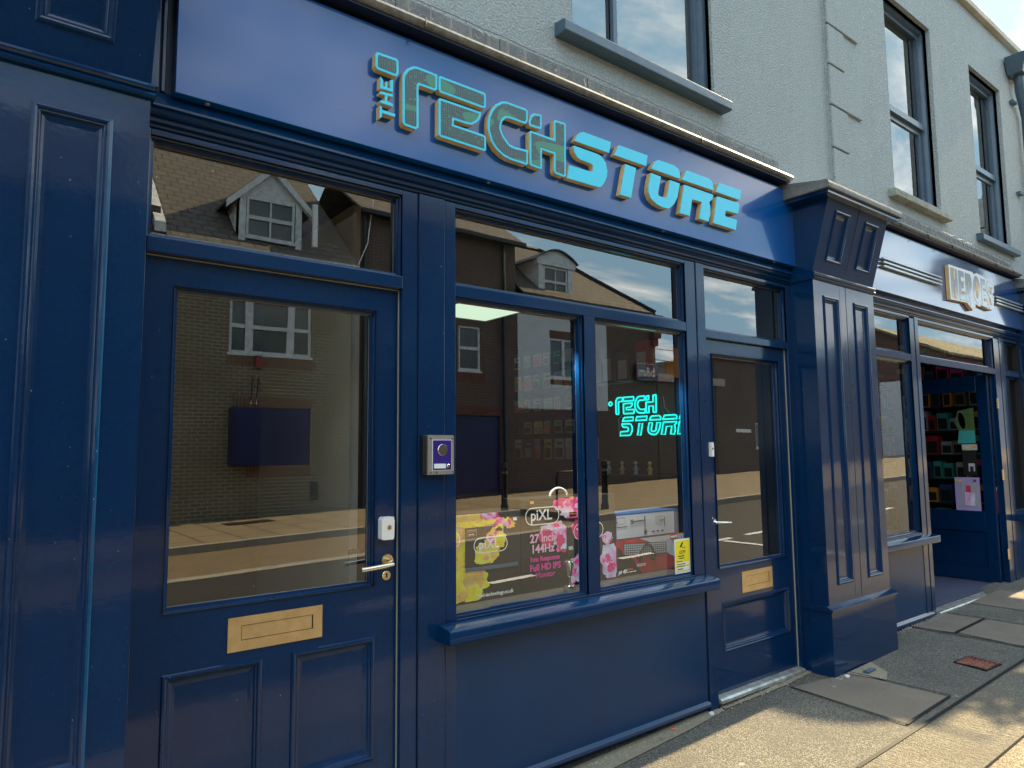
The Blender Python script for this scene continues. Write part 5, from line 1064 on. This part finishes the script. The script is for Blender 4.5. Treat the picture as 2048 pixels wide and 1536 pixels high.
b = MB(); b.tube([(7.36, FY + .15, 7.4), (7.30, FY + .15, 6.9), (7.22, FY + .15, 6.3), (6.97, FY + .15, 5.7)], .014, 5); tag(b.build('loose_cable', 'white_plastic'), 'loose white cable dangling against the dark brick block', 'cable')
h3 = empty('rendered_house', (14.5, FY, 0), 'house with white render, curved dormer and hipped roof across the street', 'house')
wall_far(h3, 11.76, 17.5, -.2, 5.72, 'brick_brown', [(12.96, 14.04, 3.48, 4.62)])
b = MB(); hs_ = [(12.96, 14.04, 3.28, 4.84)]; b.holes(11.8, 15.25, 2.58, 5.68, FY + .012, hs_); b.build('render_coat', 'render_far', h3)
win_far(h3, 12.96, 14.04, 3.48, 4.62, FY - .05, [(13.5, .09)], None); soldier(h3, 12.96, 14.04, 4.63, 4.84, 'brick_red', FY - .004); soldier(h3, 12.96, 14.04, 3.28, 3.44, 'brick_red', FY - .004)
b = MB(); b.box(17.3, 17.55, FY - .02, FY + .10, 4.75, 5.0); b.box(17.25, 17.6, FY - .02, FY + .18, 5.0, 5.3); b.box(17.2, 17.65, FY - .02, FY + .26, 5.3, 5.72); b.build('brick_corbel', 'brick_red', h3)
roof(h3, 11.8, 17.2, FY + .3, 5.75, FY - 2.4, 8.0, 'tiles_tan', hip=2.6)
b = MB(); b.tube([(17.2, FY + .3, 5.78), (14.6, FY - 2.4, 8.03), (11.8, FY - 2.4, 8.03)], .07, 6); b.build('ridge', 'black', h3)
b = MB()
for i in range(6): b.tube([(12.1 + i * .3, FY - 2.4, 8.05), (12.1 + i * .3, FY - 2.4, 8.25)], .01, 4)
b.build('ridge_spike', 'galv', h3)
dm = MB(); dm.box(12.6, 12.78, yd - .2, yd + .02, 5.74, 6.80); dm.box(13.72, 13.90, yd - .2, yd + .02, 5.74, 6.80)
arc = [(12.52 + 1.46 * i / 10, 6.90 + .26 * math.sin(math.pi * i / 10)) for i in range(11)]
dm.prism([(13.98, 6.72), (12.52, 6.72)] + arc, yd - .1, yd + .06)
dm.prism([(12.60, 5.74), (12.64, 5.74), (12.64, 6.9), (12.60, 6.9)], yd - 1.5, yd - .2); dm.prism([(13.86, 5.74), (13.90, 5.74), (13.90, 6.9), (13.86, 6.9)], yd - 1.5, yd - .2)
d_ = dm.build('dormer', 'white_far', h3)
dr = MB(); outer = [(x, z + .05) for x, z in arc]; outer[0] = (12.44, 6.86); outer[-1] = (14.06, 6.86)
dr.prism(arc[::-1] + outer, yd - 1.7, yd + .14); dr.build('dormer_roof', 'black', d_)
win_far(h3, 12.80, 13.70, 5.82, 6.70, yd - .02, [(13.25, .03)], 6.26, t=.05)
b = MB(); b.box(15.35, 15.6, FY - .35, FY - .30, 6.12, 6.24)
e = empty('projecting_sign', (16.9, FY + .3, 3.58), 'dark navy projecting shop sign with pale letters on the brick wall across the street', 'sign')
b = MB(); b.box(16.44, 17.42, FY + .05, FY + .15, 3.58, 4.12); b.build('panel', 'bm_navy', e, bevel=.01)
text('sign_text', 'b&m', .40, 'bm_white', (17.25, FY + .16, 3.73), e, xd=(-1, 0, 0), bold=.01)
h4 = empty('low_brick_building', (25, FY, .3), 'long low dark brick building with flat roof across the street', 'building')
wall_far(h4, 17.55, 20.6, 0, 3.86, 'brick_brown', []); wall_far(h4, 20.65, 33, 0, 4.58, 'brick_brown', [(23.0, 24.4, 1.42, 2.36), (26.0, 27.2, 1.42, 2.36)])
b = MB(); b.box(17.5, 21.1, FY - .05, FY + .08, 3.62, 3.88); b.build('fascia', 'pink_far', h4)
b = MB(); b.box(17.5, 20.62, FY - 5, FY + .12, 3.885, 3.99); b.box(20.6, 33.1, FY - 5, FY + .12, 4.585, 4.70); b.box(18.0, 18.5, FY - 1, FY - .5, 3.99, 4.12); b.build('roof_edge', 'black', h4)
win_far(h4, 23.0, 24.4, 1.42, 2.36, FY - .05, []); win_far(h4, 26.0, 27.2, 1.42, 2.36, FY - .05, [])
b = MB(); b.box(21.75, 22.65, FY + .01, FY + .03, 1.99, 2.11); tag(b.build('street_nameplate', 'label_white'), 'long white street nameplate on the low dark brick building', 'nameplate')
b = MB()
for z in (4.35, 4.72): b.tube([(17.6, FY - .2, z), (20.5, FY - .2, z)], .02, 6)
for x in (17.7, 19.1, 20.4): b.tube([(x, FY - .2, 3.99), (x, FY - .2, 4.85)], .02, 6)
tag(b.build('roof_railing', 'galv'), 'grey tube guard railing along the low flat roof across the street', 'railing')
chh = empty('church', (60, -21, .5), 'church with long mossy roof and a small cross on its gable, beyond the low buildings', 'church')
b = MB(); b.prism([(-30, .2), (-18, .2), (-18, 8.3), (-24, 11.0), (-30, 8.3)], 57, 90, axis='x'); b.build('wall', 'brick_red', chh)
b = MB(); b.hexa([(56.6, -17.8, 8.1), (92, -17.8, 8.1), (92, -24, 11.1), (56.6, -24, 11.1)][::-1], [(56.6, -17.8, 8.3), (92, -17.8, 8.3), (92, -24, 11.3), (56.6, -24, 11.3)][::-1]); b.build('roof', 'church_roof', chh)
b = MB(); b.box(56.9, 57.1, -24.1, -23.9, 11.2, 12.1); b.box(56.9, 57.1, -24.35, -23.65, 11.65, 11.85); b.build('cross', 'black', chh)
h5 = empty('far_terrace', (45, FY, 1), 'pale rendered terrace further down the street on the far side', 'building')
wall_far(h5, 40, 56, .5, 5.0, 'render_far', [(43, 45, 1.5, 4.0)])
# street furniture on the far pavement
for (x, y, h, lab) in ((8.77, -8.95, .98, 'tall black bollard reflected at the left of the window, behind the yellow carton'), (10.2, -7.5, .98, 'black bollard reflected in the right pane of the window')):
    e = empty('bollard', (x, y, gz(x) + .06), lab, 'bollard', 'black bollards on the far pavement')
    z = gz(x) + .06; b = MB(); b.lathe(x, y, [(.085, 0), (.085, .10), (.065, .13), (.062, h - .15), (.075, h - .13), (.075, h - .09), (.062, h - .07), (.06, h - .02), (.03, h)], 16, z); b.build('post', 'bollard', e, smooth=True)
    b = MB(); b.lathe(x, y, [(.0635, 0), (.0635, .05)], 16, z + h - .22); b.build('band', 'galv', e)
e = empty('cycle_stand', (10.1, -8.4, gz(10) + .06), 'black hoop cycle stand on the far pavement', 'cycle stand')
z = gz(10) + .06; b = MB(); b.tube([(9.72, -8.4, z), (9.72, -8.4, z + .62)] + [(9.84 - .12 * math.cos(a * .3), -8.4, z + .62 + .12 * math.sin(a * .3)) for a in range(1, 6)] + [(10.3 + .12 * math.sin(a * .3), -8.4, z + .62 + .12 * math.cos(a * .3)) for a in range(0, 6)] + [(10.42, -8.4, z + .6), (10.42, -8.4, z)], .028, 10); b.build('hoop', 'bollard', e, smooth=True)
# end
for o in bpy.data.objects:
    if o.parent is None and o.type in ('MESH', 'EMPTY') and 'kind' not in o and 'label' not in o: print('UNLABELLED', o.name)
for o in bpy.data.objects:
    if o.parent is not None and o.get('category'): del o['category']
sc.cycles.max_bounces = 8; sc.cycles.transparent_max_bounces = 16; sc.cycles.glossy_bounces = 5
